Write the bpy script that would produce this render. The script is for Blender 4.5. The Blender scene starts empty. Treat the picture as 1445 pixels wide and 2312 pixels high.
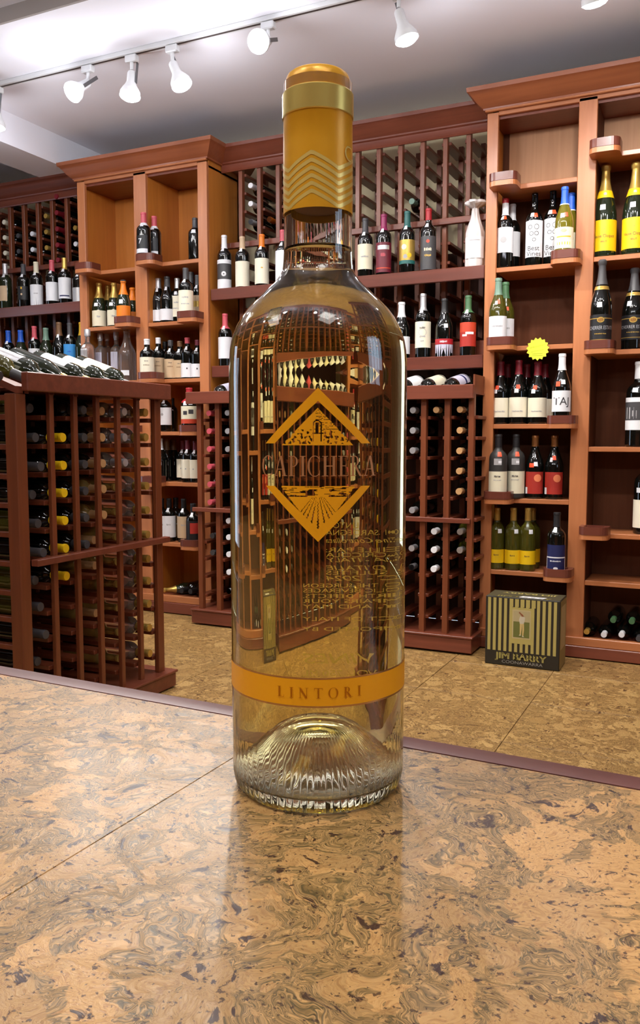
import bpy, math, random
from mathutils import Vector, Matrix
R = math.radians
random.seed(7)
S = bpy.context.scene
COL = S.collection
# ------------------------------------------------------------------ camera
F, CX, CY, CZ = 1900.0, 722.5, 1156.0, 1.02
YAW, PIT = R(25.6), R(5.1)
FW = Vector((-math.sin(YAW)*math.cos(PIT), math.cos(YAW)*math.cos(PIT), -math.sin(PIT)))
RT_ = Vector((math.cos(YAW), math.sin(YAW), 0)); UP = RT_.cross(FW)
cam = bpy.data.cameras.new('camera'); camo = bpy.data.objects.new('camera', cam); COL.objects.link(camo)
cam.sensor_fit = 'HORIZONTAL'; cam.sensor_width = 36.0; cam.lens = 36.0*F/1445.0
cam.clip_start = .01; cam.clip_end = 60
camo.matrix_world = Matrix(((RT_.x, UP.x, -FW.x, 0), (RT_.y, UP.y, -FW.y, 0), (RT_.z, UP.z, -FW.z, CZ), (0, 0, 0, 1)))
S.camera = camo
cam.dof.use_dof = False
# ------------------------------------------------------------------ world, view, exposure
S.view_settings.view_transform = 'Standard'; S.view_settings.look = 'None'
S.view_settings.gamma = 1; S.view_settings.use_curve_mapping = False
S.view_settings.exposure = 0.42
w = bpy.data.worlds.new('world'); S.world = w; w.use_nodes = True
w.node_tree.nodes['Background'].inputs[0].default_value = (.62, .78, 1, 1)
w.node_tree.nodes['Background'].inputs[1].default_value = 3.0
SPOT_E, SPOT_E2, SPOT_E3, FILL_E, GLOW_E = 38, 15, 16, 5, 2.9
try:
    S.cycles.max_bounces = 16; S.cycles.transmission_bounces = 14; S.cycles.glossy_bounces = 10
    S.cycles.diffuse_bounces = 3; S.cycles.use_adaptive_sampling = True; S.cycles.adaptive_threshold = .10; S.cycles.adaptive_min_samples = 16; S.cycles.sample_clamp_indirect = 6; S.cycles.blur_glossy = .6
except Exception: pass
def area_light(name, loc, size, energy, rot=(0,0,0), col=(1,.97,.93)):
    l = bpy.data.lights.new(name, 'AREA'); l.shape = 'RECTANGLE'; l.size, l.size_y = size; l.energy = energy; l.color = col
    o = bpy.data.objects.new(name, l); COL.objects.link(o); o.location = loc; o.rotation_euler = rot; return o
# added soft fill lights below the ceiling, unseen above the frame
for (x, y) in ((-3.2, 1.5), (-.9, 1.7), (-1.6, -.9), (.7, -.6)):
    area_light('soft_fill_light', (x, y, 2.80), (.6, .6), FILL_E)

def ray(u, v): return FW + RT_*((u-CX)/F) - UP*((v-CY)/F)
def onY(u, v, y): r = ray(u, v); return r*(y/r.y) + Vector((0, 0, CZ))
def onX(u, v, x): r = ray(u, v); return r*(x/r.x) + Vector((0, 0, CZ))

# ------------------------------------------------------------------ materials
def lin(c):
    return tuple(((x/255)/12.92 if x/255 <= .04045 else ((x/255+.055)/1.055)**2.4) for x in c) + (1,)
MATS = {}
def mat(name, c, rough=.5, metal=0., spec=.5, emit=0., trans=0., ior=1.5, coat=0., lin_c=None):
    if name in MATS: return MATS[name]
    m = bpy.data.materials.new(name); m.use_nodes = True
    b = m.node_tree.nodes['Principled BSDF']
    col = lin_c or lin(c)
    b.inputs['Base Color'].default_value = col; b.inputs['Roughness'].default_value = rough
    b.inputs['Metallic'].default_value = metal; b.inputs['Specular IOR Level'].default_value = spec
    b.inputs['IOR'].default_value = ior; b.inputs['Transmission Weight'].default_value = trans
    b.inputs['Coat Weight'].default_value = coat
    if emit: b.inputs['Emission Color'].default_value = col; b.inputs['Emission Strength'].default_value = emit
    m.diffuse_color = col
    MATS[name] = m; return m
def N(nt, t, **k):
    n = nt.nodes.new(t)
    for a, v in k.items():
        if a.startswith('i_'): n.inputs[a[2:].replace('_', ' ')].default_value = v
        else: setattr(n, a, v)
    return n
def ramp(nt, fac, stops, interp='LINEAR'):
    r = nt.nodes.new('ShaderNodeValToRGB'); e = r.color_ramp.elements; r.color_ramp.interpolation = interp
    while len(e) < len(stops): e.new(.5)
    for i, (p, c) in enumerate(stops): e[i].position = p; e[i].color = c
    nt.links.new(fac, r.inputs[0]); return r
def mixc(nt, f, a, b, mode='MIX'):
    m = nt.nodes.new('ShaderNodeMix'); m.data_type = 'RGBA'; m.blend_type = mode
    for s, v in ((0, f), (6, a), (7, b)):
        if hasattr(v, 'links'): nt.links.new(v, m.inputs[s])
        else: m.inputs[s].default_value = v
    return m.outputs[2]
def wood(name, c1, c2, axis='z', rough=.38, scale=1., spec=.5, coat=.15):
    m = bpy.data.materials.new(name); m.use_nodes = True; nt = m.node_tree; b = nt.nodes['Principled BSDF']
    g = N(nt, 'ShaderNodeNewGeometry'); mp = N(nt, 'ShaderNodeMapping')
    s = {'z': (26, 26, 1.6), 'x': (1.6, 26, 26), 'y': (26, 1.6, 26)}[axis]
    mp.inputs['Scale'].default_value = tuple(v*scale for v in s)
    nt.links.new(g.outputs['Position'], mp.inputs[0])
    n1 = N(nt, 'ShaderNodeTexNoise'); n1.inputs['Scale'].default_value = 1.3; n1.inputs['Detail'].default_value = 6; n1.inputs['Distortion'].default_value = .8
    nt.links.new(mp.outputs[0], n1.inputs[0])
    n2 = N(nt, 'ShaderNodeTexNoise'); n2.inputs['Scale'].default_value = 2.3; n2.inputs['Detail'].default_value = 2
    nt.links.new(g.outputs['Position'], n2.inputs[0])
    r = ramp(nt, n1.outputs[0], [(.3, lin(c2)), (.7, lin(c1))])
    c = mixc(nt, n2.outputs[0], r.outputs[0], lin(c1)); 
    nt.links.new(c, b.inputs['Base Color'])
    bp = N(nt, 'ShaderNodeBump'); bp.inputs['Strength'].default_value = .12; bp.inputs['Distance'].default_value = .002
    nt.links.new(n1.outputs[0], bp.inputs['Height']); nt.links.new(bp.outputs[0], b.inputs['Normal'])
    b.inputs['Roughness'].default_value = rough; b.inputs['Specular IOR Level'].default_value = spec
    b.inputs['Coat Weight'].default_value = coat; b.inputs['Coat Roughness'].default_value = .25
    m.diffuse_color = lin(c1); MATS[name] = m; return m
cherry_z = wood('cherry_vertical', (196, 124, 78), (164, 94, 54), 'z')
cherry_x = wood('cherry_horizontal', (192, 120, 74), (156, 88, 48), 'x')
amber_z = wood('amber_panel', (206, 130, 52), (172, 96, 30), 'z', rough=.42)
mahog_z = wood('mahogany_vertical', (130, 68, 38), (92, 44, 23), 'z')
mahog_x = wood('mahogany_horizontal', (128, 66, 46), (92, 42, 28), 'x')
mahog_y = wood('mahogany_depthwise', (124, 60, 36), (84, 38, 22), 'y')
lip_w = wood('dark_lip_wood', (112, 58, 44), (84, 42, 34), 'x', rough=.28)
crown_w = wood('crown_wood', (160, 90, 54), (120, 60, 36), 'x', rough=.35)
edge_w = wood('counter_edge_wood', (120, 70, 66), (88, 48, 46), 'x', rough=.4)
back_w = wood('dark_back_panel', (98, 56, 34), (74, 40, 24), 'z', rough=.6, spec=.15, coat=0)

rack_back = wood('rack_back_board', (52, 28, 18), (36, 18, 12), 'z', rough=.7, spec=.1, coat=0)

def cork(name, scale, cols, joint=0., rough=.28, spec=.5, rot=0., coat=.3, ctr=1.0):
    """flakes of cork set in swirling grey-brown threads, under a varnish"""
    m = bpy.data.materials.new(name); m.use_nodes = True; nt = m.node_tree; b = nt.nodes['Principled BSDF']; L = nt.links.new
    g = N(nt, 'ShaderNodeNewGeometry'); mp = N(nt, 'ShaderNodeMapping'); mp.inputs['Scale'].default_value = (scale,)*3
    mp.inputs['Rotation'].default_value = (0, 0, rot); L(g.outputs['Position'], mp.inputs[0])
    base = mp.outputs[0]
    def vnoise(src, sc, det, amp, dist=0.):
        n = N(nt, 'ShaderNodeTexNoise'); n.inputs['Scale'].default_value = sc; n.inputs['Detail'].default_value = det
        n.inputs['Distortion'].default_value = dist; L(src, n.inputs[0])
        sb = N(nt, 'ShaderNodeVectorMath', operation='SUBTRACT'); L(n.outputs['Color'], sb.inputs[0]); sb.inputs[1].default_value = (.5, .5, .5)
        ml = N(nt, 'ShaderNodeVectorMath', operation='MULTIPLY'); L(sb.outputs[0], ml.inputs[0]); ml.inputs[1].default_value = (amp,)*3
        ad = N(nt, 'ShaderNodeVectorMath', operation='ADD'); L(src, ad.inputs[0]); L(ml.outputs[0], ad.inputs[1]); return ad.outputs[0]
    w1 = vnoise(base, .55, 3, 2.6); w2 = vnoise(w1, 2.2, 3, .55)
    # threads: thin stripes of a strongly warped field
    fld = N(nt, 'ShaderNodeTexNoise'); fld.inputs['Scale'].default_value = .8; fld.inputs['Detail'].default_value = 3; fld.inputs['Distortion'].default_value = 1.2; L(w2, fld.inputs[0])
    ml = N(nt, 'ShaderNodeMath', operation='MULTIPLY'); L(fld.outputs[0], ml.inputs[0]); ml.inputs[1].default_value = 22
    sn = N(nt, 'ShaderNodeMath', operation='PINGPONG'); L(ml.outputs[0], sn.inputs[0]); sn.inputs[1].default_value = 1
    fine = N(nt, 'ShaderNodeTexNoise'); fine.inputs['Scale'].default_value = 9; fine.inputs['Detail'].default_value = 5; fine.inputs['Distortion'].default_value = 2.5; L(w2, fine.inputs[0])
    f2 = N(nt, 'ShaderNodeMath', operation='MULTIPLY'); L(fld.outputs[0], f2.inputs[0]); f2.inputs[1].default_value = 105
    sx = N(nt, 'ShaderNodeSeparateXYZ'); L(w2, sx.inputs[0]); cx_ = N(nt, 'ShaderNodeCombineXYZ'); L(f2.outputs[0], cx_.inputs[0])
    for q_ in (0, 1):
        mm = N(nt, 'ShaderNodeMath', operation='MULTIPLY'); L(sx.outputs[q_], mm.inputs[0]); mm.inputs[1].default_value = 7; L(mm.outputs[0], cx_.inputs[q_+1])
    av = N(nt, 'ShaderNodeTexNoise'); av.inputs['Scale'].default_value = 1.0; av.inputs['Detail'].default_value = 4; av.inputs['Roughness'].default_value = .55; L(cx_.outputs[0], av.inputs[0])
    light, mid, dark, flake, speck = [lin(c) for c in cols]
    thr = ramp(nt, av.outputs[0], [(.36, dark), (.46, mid), (.57, light), (.72, flake)])
    # flakes: warped voronoi cells, some of which are big plain pieces
    v = N(nt, 'ShaderNodeTexVoronoi'); v.inputs['Scale'].default_value = 1.05; v.inputs['Randomness'].default_value = 1; w3 = vnoise(base, 1.7, 4, .75); L(w3, v.inputs[0])
    sep = N(nt, 'ShaderNodeSeparateColor'); L(v.outputs['Color'], sep.inputs[0])
    pick = ramp(nt, sep.outputs[0], [(.62, (0, 0, 0, 1)), (.63, (1, 1, 1, 1))])
    edge = N(nt, 'ShaderNodeTexVoronoi', feature='DISTANCE_TO_EDGE'); edge.inputs['Scale'].default_value = 1.05; L(w3, edge.inputs[0])
    em = ramp(nt, edge.outputs[0], [(.10, (0, 0, 0, 1)), (.13, (1, 1, 1, 1))])
    fm = N(nt, 'ShaderNodeMath', operation='MULTIPLY'); L(pick.outputs[0], fm.inputs[0]); L(em.outputs[0], fm.inputs[1])
    v2 = N(nt, 'ShaderNodeTexVoronoi'); v2.inputs['Scale'].default_value = 3.6; L(w2, v2.inputs[0])
    sep2 = N(nt, 'ShaderNodeSeparateColor'); L(v2.outputs['Color'], sep2.inputs[0])
    pk2 = ramp(nt, sep2.outputs[1], [(.70, (0, 0, 0, 1)), (.74, (1, 1, 1, 1))])
    fcol = ramp(nt, sep.outputs[1], [(0, flake), (1, light)])
    fn = ramp(nt, fine.outputs[0], [(.36, (.62, .50, .40, 1)), (.46, (.86, .80, .72, 1)), (.58, (1, 1, 1, 1))])
    fc = mixc(nt, .75, fcol.outputs[0], fn.outputs[0], 'MULTIPLY')
    c = mixc(nt, pk2.outputs[0], thr.outputs[0], fc)
    c = mixc(nt, fm.outputs[0], c, fc)
    # dark streaks and specks
    sp = N(nt, 'ShaderNodeTexNoise'); sp.inputs['Scale'].default_value = 3.4; sp.inputs['Detail'].default_value = 5; sp.inputs['Roughness'].default_value = .62; L(w1, sp.inputs[0])
    sr = ramp(nt, sp.outputs[0], [(.60, (0, 0, 0, 1)), (.64, (1, 1, 1, 1))])
    c = mixc(nt, sr.outputs[0], c, speck)
    sp2 = N(nt, 'ShaderNodeTexNoise'); sp2.inputs['Scale'].default_value = 15; sp2.inputs['Detail'].default_value = 3; L(base, sp2.inputs[0])
    sr2 = ramp(nt, sp2.outputs[0], [(.62, (0, 0, 0, 1)), (.67, (.85, .85, .85, 1))])
    c = mixc(nt, sr2.outputs[0], c, speck)
    L(c, b.inputs['Base Color'])
    b.inputs['Roughness'].default_value = rough; b.inputs['Specular IOR Level'].default_value = spec
    b.inputs['Coat Weight'].default_value = coat; b.inputs['Coat Roughness'].default_value = .24
    bp = N(nt, 'ShaderNodeBump'); bp.inputs['Strength'].default_value = .35; bp.inputs['Distance'].default_value = .0006
    hs = N(nt, 'ShaderNodeMath', operation='MULTIPLY_ADD'); L(fine.outputs[0], hs.inputs[0]); hs.inputs[1].default_value = .6; L(av.outputs[0], hs.inputs[2])
    L(hs.outputs[0], bp.inputs['Height']); L(bp.outputs[0], b.inputs['Normal'])
    m.diffuse_color = mid; MATS[name] = m; return m
cork_top = cork('varnished_cork', 34, [(186, 144, 88), (144, 110, 62), (100, 82, 48), (224, 172, 106), (64, 34, 22)], rough=.42, rot=.3, coat=.2)
cork_floor = cork('floor_cork', 14, [(170, 134, 80), (140, 106, 60), (104, 78, 44), (200, 164, 104), (92, 62, 38)], rough=.42, rot=1.1, coat=.1)
paint_ceiling = mat('ceiling_paint', (238, 236, 242), .9)
paint_wall = mat('cream_wall_paint', (232, 218, 180), .85)
paint_far = mat('far_wall_paint', (112, 78, 58), .85)
white_metal = mat('white_enamel', (222, 222, 222), .4)
grey_metal = mat('grey_metal', (120, 120, 122), .35, metal=.8)
track_slot = mat('track_slot', (70, 60, 56), .6)
lens_glow = mat('lit_lamp_lens', (255, 252, 246), .4, emit=14)
glass_dark = mat('dark_bottle_glass', (10, 12, 10), .06, coat=.5)
glass_green = mat('green_bottle_glass', (30, 38, 22), .06, coat=.5)
glass_olive = mat('olive_bottle_glass', (104, 100, 34), .06, trans=.55, coat=.5)
glass_pale = mat('pale_wine_glass', (150, 140, 40), .05, trans=.6, coat=.5)
glass_gold = mat('golden_wine_glass', (196, 160, 84), .05, trans=.55, coat=.5)
glass_clear = mat('clear_bottle_glass', (228, 220, 214), .03, trans=.92)
glass_matt = mat('matt_dark_glass', (52, 50, 48), .45)
PAL = dict(white=(236, 236, 240), cream=(232, 224, 196), ivory=(240, 232, 208), black=(26, 24, 26), char=(70, 68, 70), grey=(170, 168, 170),
  red=(176, 30, 40), maroon=(110, 30, 46), magenta=(150, 40, 90), pink=(205, 84, 96), rust=(200, 70, 44), orange=(238, 128, 24), price=(246, 84, 40),
  blue=(30, 90, 200), sky=(64, 150, 220), navy=(30, 36, 84), teal=(38, 100, 96), green=(70, 110, 72), sage=(110, 140, 122), gold=(206, 168, 84),
  yellow=(246, 200, 20), tan=(206, 176, 140), silver=(200, 198, 200), coral=(244, 140, 96), brick=(176, 50, 40), lime=(226, 240, 60), cork=(196, 150, 100),
  mustard=(216, 170, 40), brown=(120, 84, 52), darkred=(124, 20, 34), neon=(228, 240, 62), ink=(60, 56, 60), copper=(150, 96, 50), lav=(200, 196, 214))
def pm(n):
    shiny = n in ('gold', 'silver', 'copper')
    return mat('foil_'+n if shiny else 'paint_'+n, PAL[n], .32 if shiny else .45, metal=.55 if shiny else 0)

# ------------------------------------------------------------------ mesh building
class MB:
    def __init__(s): s.v = []; s.f = []; s.m = []; s.mats = []
    def mi(s, m):
        if m not in s.mats: s.mats.append(m)
        return s.mats.index(m)
    def add(s, vs, fs, m):
        o = len(s.v); s.v += [tuple(x) for x in vs]; k = s.mi(m)
        for f in fs: s.f.append(tuple(i+o for i in f)); s.m.append(k)
        return s
    def box(s, x0, x1, y0, y1, z0, z1, m, bev=0.):
        if bev <= 0:
            vs = [(x, y, z) for z in (z0, z1) for y in (y0, y1) for x in (x0, x1)]
            return s.add(vs, [(0, 2, 3, 1), (4, 5, 7, 6), (0, 1, 5, 4), (2, 6, 7, 3), (0, 4, 6, 2), (1, 3, 7, 5)], m)
        b = bev; V = []; idx = {}
        for sx, X in ((-1, x0), (1, x1)):
            for sy, Y in ((-1, y0), (1, y1)):
                for sz, Z in ((-1, z0), (1, z1)):
                    for a in range(3):
                        p = [X-sx*b, Y-sy*b, Z-sz*b]; p[a] = (X, Y, Z)[a]; idx[(sx, sy, sz, a)] = len(V); V.append(tuple(p))
        Fs = []
        for a in range(3):
            u, w_ = (a+1) % 3, (a+2) % 3
            for sg in (-1, 1):
                q = []
                for (su, sw) in ((-1, -1), (1, -1), (1, 1), (-1, 1)):
                    k = [0, 0, 0]; k[a] = sg; k[u] = su; k[w_] = sw; q.append(idx[tuple(k)+(a,)])
                Fs.append(q if sg > 0 else q[::-1])
            for su in (-1, 1):
                for sw in (-1, 1):
                    q = []
                    for sg, ax in ((-1, u), (1, u), (1, w_), (-1, w_)):
                        k = [0, 0, 0]; k[a] = sg; k[u] = su; k[w_] = sw; q.append(idx[tuple(k)+(ax,)])
                    Fs.append(q if su*sw < 0 else q[::-1])
        for k in [(x, y, z) for x in (-1, 1) for y in (-1, 1) for z in (-1, 1)]:
            q = [idx[k+(a,)] for a in range(3)]; Fs.append(q if k[0]*k[1]*k[2] > 0 else q[::-1])
        return s.add(V, Fs, m)
    def lathe(s, prof, seg, m, c=(0, 0, 0), ripple=None, close=True, flip=False):
        vs = []; fs = []
        for j, (r, z) in enumerate(prof):
            for i in range(seg):
                a = 2*math.pi*i/seg; rr = r + (ripple(j, a) if ripple else 0)
                vs.append((c[0]+rr*math.cos(a), c[1]+rr*math.sin(a), c[2]+z))
        for j in range(len(prof)-1):
            for i in range(seg):
                k = (i+1) % seg; q = (j*seg+i, j*seg+k, (j+1)*seg+k, (j+1)*seg+i); fs.append(q[::-1] if flip else q)
        if close:
            if prof[0][0] > 1e-5: fs.append(tuple(range(seg))[::1 if flip else -1])
            if prof[-1][0] > 1e-5: fs.append(tuple((len(prof)-1)*seg+i for i in range(seg))[::-1 if flip else 1])
        return s.add(vs, fs, m)
    def prism(s, pts, z0, z1, m, axis='z'):
        n = len(pts)
        def P(p, h): return (p[0], p[1], h) if axis == 'z' else ((p[0], h, p[1]) if axis == 'y' else (h, p[0], p[1]))
        vs = [P(p, z0) for p in pts] + [P(p, z1) for p in pts]
        fs = [tuple(range(n))[::-1], tuple(range(n, 2*n))] + [(i, (i+1) % n, n+(i+1) % n, n+i) for i in range(n)]
        return s.add(vs, fs, m)
    def ring(s, outer, inner, z0, z1, m):
        n = len(outer); vs = [(x, y, z0) for x, y in outer]+[(x, y, z1) for x, y in outer]+[(x, y, z0) for x, y in inner]+[(x, y, z1) for x, y in inner]
        fs = []
        for i in range(n):
            k = (i+1) % n
            fs += [(i, k, n+k, n+i), (2*n+k, 2*n+i, 3*n+i, 3*n+k), (n+i, n+k, 3*n+k, 3*n+i), (k, i, 2*n+i, 2*n+k)]
        return s.add(vs, fs, m)
    def mesh(s, name, smooth=None):
        me = bpy.data.meshes.new(name); me.from_pydata(s.v, [], s.f)
        for m in s.mats: me.materials.append(m)
        me.polygons.foreach_set('material_index', s.m)
        if smooth is not None:
            me.polygons.foreach_set('use_smooth', [True]*len(me.polygons))
            if smooth < 180: me.set_sharp_from_angle(angle=R(smooth))
        me.update(); return me
    def obj(s, name, parent=None, smooth=None): return link(name, s.mesh(name, smooth), parent)
def link(name, me, parent=None):
    o = bpy.data.objects.new(name, me); COL.objects.link(o)
    if parent is not None: o.parent = parent
    return o
def empty(name, loc=(0, 0, 0), rot=(0, 0, 0)):
    o = bpy.data.objects.new(name, None); COL.objects.link(o); o.location = loc; o.rotation_euler = rot; o.empty_display_size = .05; return o
def tag(o, label=None, cat=None, group=None, kind=None):
    if label: o['label'] = label
    if cat: o['category'] = cat
    if group: o['group'] = group
    if kind: o['kind'] = kind
    return o
def st(o): o['kind'] = 'structure'; return o

# text as flat polygons from the built-in font
TXT = {}
def text2d(s_, shear=0.):
    if (s_, shear) in TXT: return TXT[(s_, shear)]
    c = bpy.data.curves.new('t', 'FONT'); c.body = s_; c.size = 1; c.resolution_u = 3; c.shear = shear
    o = bpy.data.objects.new('t', c); COL.objects.link(o)
    dg = bpy.context.evaluated_depsgraph_get(); dg.update()
    me = bpy.data.meshes.new_from_object(o.evaluated_get(dg))
    vs = [(v.co.x, v.co.y) for v in me.vertices]; fs = [tuple(p.vertices) for p in me.polygons]
    bpy.data.objects.remove(o); bpy.data.curves.remove(c); bpy.data.meshes.remove(me)
    if vs:
        x0 = min(v[0] for v in vs); x1 = max(v[0] for v in vs); y1 = max(v[1] for v in vs)
        vs = [((x-x0), y) for x, y in vs]
        TXT[(s_, shear)] = (vs, fs, x1-x0, y1)
    else: TXT[(s_, shear)] = ([], [], 0, 1)
    return TXT[(s_, shear)]

# ------------------------------------------------------------------ room
W_BACK = 4.50; CEIL = 1.75+CZ; CEIL2 = 1.81+CZ; STEP_Y = 2.80; XL, XR, YF = -5.6, 2.6, -2.6
fl = MB().box(XL, XR, YF, W_BACK, -.06, -.004, mat('floor_base', (110, 80, 48), .8)).obj('floor'); st(fl)
tile_me = MB().box(-.2275, .2275, -.2275, .2275, -.004, 0, cork_floor, .001).mesh('floor_tile')
for i in range(-8, 5):
    for j in range(0, 9):
        x = i*.457+.05; y = .23+j*.457
        if x < -4.2 or y > 4.3 or (y < 1.0 and x > 1.0): continue
        t = link('floor_tile', tile_me, fl); t.location = (x, y, random.choice((0, 0, .0004, -.0003)))
cb = MB(); cb.box(XL, XR, STEP_Y, W_BACK, CEIL, CEIL2+.1, paint_ceiling); cb.box(XL, XR, YF, STEP_Y, CEIL2, CEIL2+.1, paint_ceiling)
st(cb.obj('ceiling'))
st(MB().box(XL, XR, STEP_Y-.012, STEP_Y, CEIL-.002, CEIL2, mat('step_trim_paint', (150, 140, 134), .8)).obj('trim_1'))
st(MB().box(-3.84, -3.565, STEP_Y, W_BACK-.01, 1.58+CZ, CEIL+.02, paint_ceiling).obj('trim_2'))
st(MB().box(XL-.1, XR+.1, W_BACK, W_BACK+.1, 0, CEIL2+.1, paint_wall).obj('wall_back'))
# front wall (behind the camera) with a shop window, right wall with another
def wall_with_hole(name, along, fixed, a0, a1, h0, h1, z0, z1):
    b = MB()
    def bx(p0, p1, q0, q1):
        if along == 'x': b.box(p0, p1, fixed-.1, fixed, q0, q1, paint_far)
        else: b.box(fixed, fixed+.1, p0, p1, q0, q1, paint_far)
    bx(a0, h0, 0, CEIL2+.1); bx(h1, a1, 0, CEIL2+.1); bx(h0, h1, 0, z0); bx(h0, h1, z1, CEIL2+.1)
    return st(b.obj(name))
wall_with_hole('wall_right', 'y', XR, YF, W_BACK, .6, 1.6, 1.3, 2.3)
st(MB().box(XL, XR, YF-.1, YF, 0, CEIL2+.1, paint_far).obj('wall_front'))
wall_with_hole('wall_left', 'y', XL-.1, YF, W_BACK, 1.5, 2.5, .05, 2.25)
wn = MB()
for (y0, y1) in ((.6, .65), (1.08, 1.12), (1.55, 1.6)): wn.box(XR+.02, XR+.08, y0, y1, 1.3, 2.3, mahog_z)
wn.box(XR+.02, XR+.08, .6, 1.6, 1.3, 1.35, mahog_x); wn.box(XR+.02, XR+.08, .6, 1.6, 2.25, 2.3, mahog_x); st(wn.obj('window_1'))
wn = MB()
for (y0, y1) in ((1.5, 1.57), (2.43, 2.5)): wn.box(XL-.08, XL-.02, y0, y1, .05, 2.25, mahog_z)
wn.box(XL-.08, XL-.02, 1.5, 2.5, .05, .25, mahog_x); wn.box(XL-.08, XL-.02, 1.5, 2.5, 2.18, 2.25, mahog_x); st(wn.obj('window_2'))

# ------------------------------------------------------------------ crown moulding with mitred returns
PROF = [(.0, -.085), (.006, -.085), (.010, -.078), (.006, -.070), (.006, -.040), (.016, -.034), (.018, -.026), (.028, -.018), (.042, -.004), (.062, .022), (.074, .036), (.082, .040), (.084, .060), (.0, .060)]
def crown(parent, x0, x1, y, zt, depth, mat_, left=True, right=True, name='crown_moulding', sc=1.0, prof=PROF):
    b = MB(); stations = []
    if left: stations.append(lambda o: (x0-o, y+depth)); stations.append(lambda o: (x0-o, y-o))
    else: stations.append(lambda o: (x0, y-o))
    if right: stations.append(lambda o: (x1+o, y-o)); stations.append(lambda o: (x1+o, y+depth))
    else: stations.append(lambda o: (x1, y-o))
    n = len(prof); vs = []
    zmax = max(z for _, z in prof)
    for sf in stations:
        for (o, z) in prof:
            x, yy = sf(o*sc); vs.append((x, yy, zt+(z-zmax)*sc))
    fs = []
    for k in range(len(stations)-1):
        for i in range(n):
            j = (i+1) % n; fs.append((k*n+i, k*n+j, (k+1)*n+j, (k+1)*n+i))
    fs.append(tuple(range(n))[::-1]); fs.append(tuple((len(stations)-1)*n+i for i in range(n)))
    b.add(vs, fs, mat_); return b.obj(name, parent, smooth=30)

# ------------------------------------------------------------------ tower cabinets
def holder_outline(cx, y0, w_, d, r=.035, n=5):
    """plan of a rounded bracket sticking out in front of a shelf"""
    x0, x1, yf = cx-w_/2, cx+w_/2, y0-d; pts = [(x1, y0), (x0, y0)]
    for k in range(n+1):
        a = math.pi + (math.pi/2)*k/n; pts.append((x0+r+r*math.cos(a), yf+r+r*math.sin(a)))
    for k in range(n+1):
        a = 1.5*math.pi + (math.pi/2)*k/n; pts.append((x1-r+r*math.cos(a), yf+r+r*math.sin(a)))
    return pts[::1]
TF = 3.97
def tower(name, label, stiles, back_y, bays, base_z, inner, side_l, side_r, ztop=1.585):
    t = empty(name, ((stiles[0][0]+stiles[-1][1])/2, TF, 0)); tag(t, label, 'cabinet')
    off = t.location.copy()
    def P(b, n, sm=None):
        b.v = [(x-off.x, y-off.y, z) for x, y, z in b.v]; return b.obj(n, t, sm)
    zt = ztop+CZ
    for i, (a, c) in enumerate(stiles):
        P(MB().box(a, c, TF, TF+.022, .09, zt-.10, cherry_z, .002), 'stile')
        xm = (a+c)/2; th = .012
        P(MB().box(xm-th, xm+th, TF+.022, back_y, .09, zt-.12, inner, 0) if 0 < i < len(stiles)-1 else
          MB().box(a if i == 0 else c-.02, a+.02 if i == 0 else c, TF+.022, back_y+.02, .05, zt-.08, side_l if i == 0 else side_r), 'side_panel' if i in (0, len(stiles)-1) else 'divider')
        if 0 < i < len(stiles)-1:   # fill behind stile so that the inner faces are flush with it
            P(MB().box(a, a+.01, TF+.022, back_y, .09, zt-.12, inner), 'lining'); P(MB().box(c-.01, c, TF+.022, back_y, .09, zt-.12, inner), 'lining')
    x0, x1 = stiles[0][0], stiles[-1][1]
    P(MB().box(stiles[0][1], stiles[-1][0], TF, TF+.022, 1.470+CZ, zt-.08, cherry_x, .002), 'top_rail')
    P(MB().box(x0-.004, x1+.004, TF-.012, TF, 1.497+CZ, 1.545+CZ, cherry_x, .002), 'frieze')
    P(MB().box(x0-.008, x1+.008, TF-.018, TF, 1.487+CZ, 1.497+CZ, cherry_x, .003), 'bead')
    c = crown(t, x0-off.x, x1-off.x, 0, zt, back_y-TF+.1, crown_w, sc=.95, prof=PROF[5:-1]+[(0, .06), (0, -.034)])
    P(MB().box(x0, x1, TF+.001, back_y, zt-.075, zt-.06, mahog_x), 'top_panel')
    P(MB().box(x0, x1, TF+.02, back_y, 1.470+CZ-.012, 1.470+CZ, mahog_x), 'ceiling_panel')
    P(MB().box(x0, x1, back_y, back_y+.012, .05, zt-.08, inner), 'back_panel')
    P(MB().box(x0-.002, x1+.002, TF-.012, TF+.02, base_z+CZ-.028, base_z+CZ+.012, cherry_x, .003), 'base_rail')
    P(MB().box(x0-.004, x1+.004, TF-.018, TF+.02, 0.005, base_z+CZ-.028, mahog_x, .003), 'toe_board')
    P(MB().box(stiles[0][1], stiles[-1][0], TF+.02, back_y, base_z+CZ-.02, base_z+CZ, mahog_x), 'bottom_panel')
    for bi, shelves in enumerate(bays):
        a, c = stiles[bi][1], stiles[bi+1][0]
        for (z, side) in shelves:
            zz = z+CZ; b = MB(); b.box(a, c, TF+.004, back_y, zz-.022, zz, cherry_x, .002)
            if side:
                cx = a+.043 if side == 'L' else c-.032
                b.prism(holder_outline(cx, TF+.006, .128, .10), zz-.022, zz-.0005, cherry_x)
            sh = P(b, 'shelf')
            if side:
                cx -= off.x
                o = holder_outline(cx, TF+.002-off.y, .128, .098); n = len(o)
                inn = [(cx+.048*math.cos(math.atan2(y-(TF-.044-off.y), x-cx)), (TF-.044-off.y)+.0465*math.sin(math.atan2(y-(TF-.044-off.y), x-cx))) for x, y in o]
                MB().ring(o, inn, zz, zz+.036, lip_w).obj('bottle_holder', sh)
    return t
RS = [(-1.045, -.993), (-.635, -.556), (-.198, -.119), (.239, .318), (.676, .755), (1.113, 1.165)]
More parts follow.
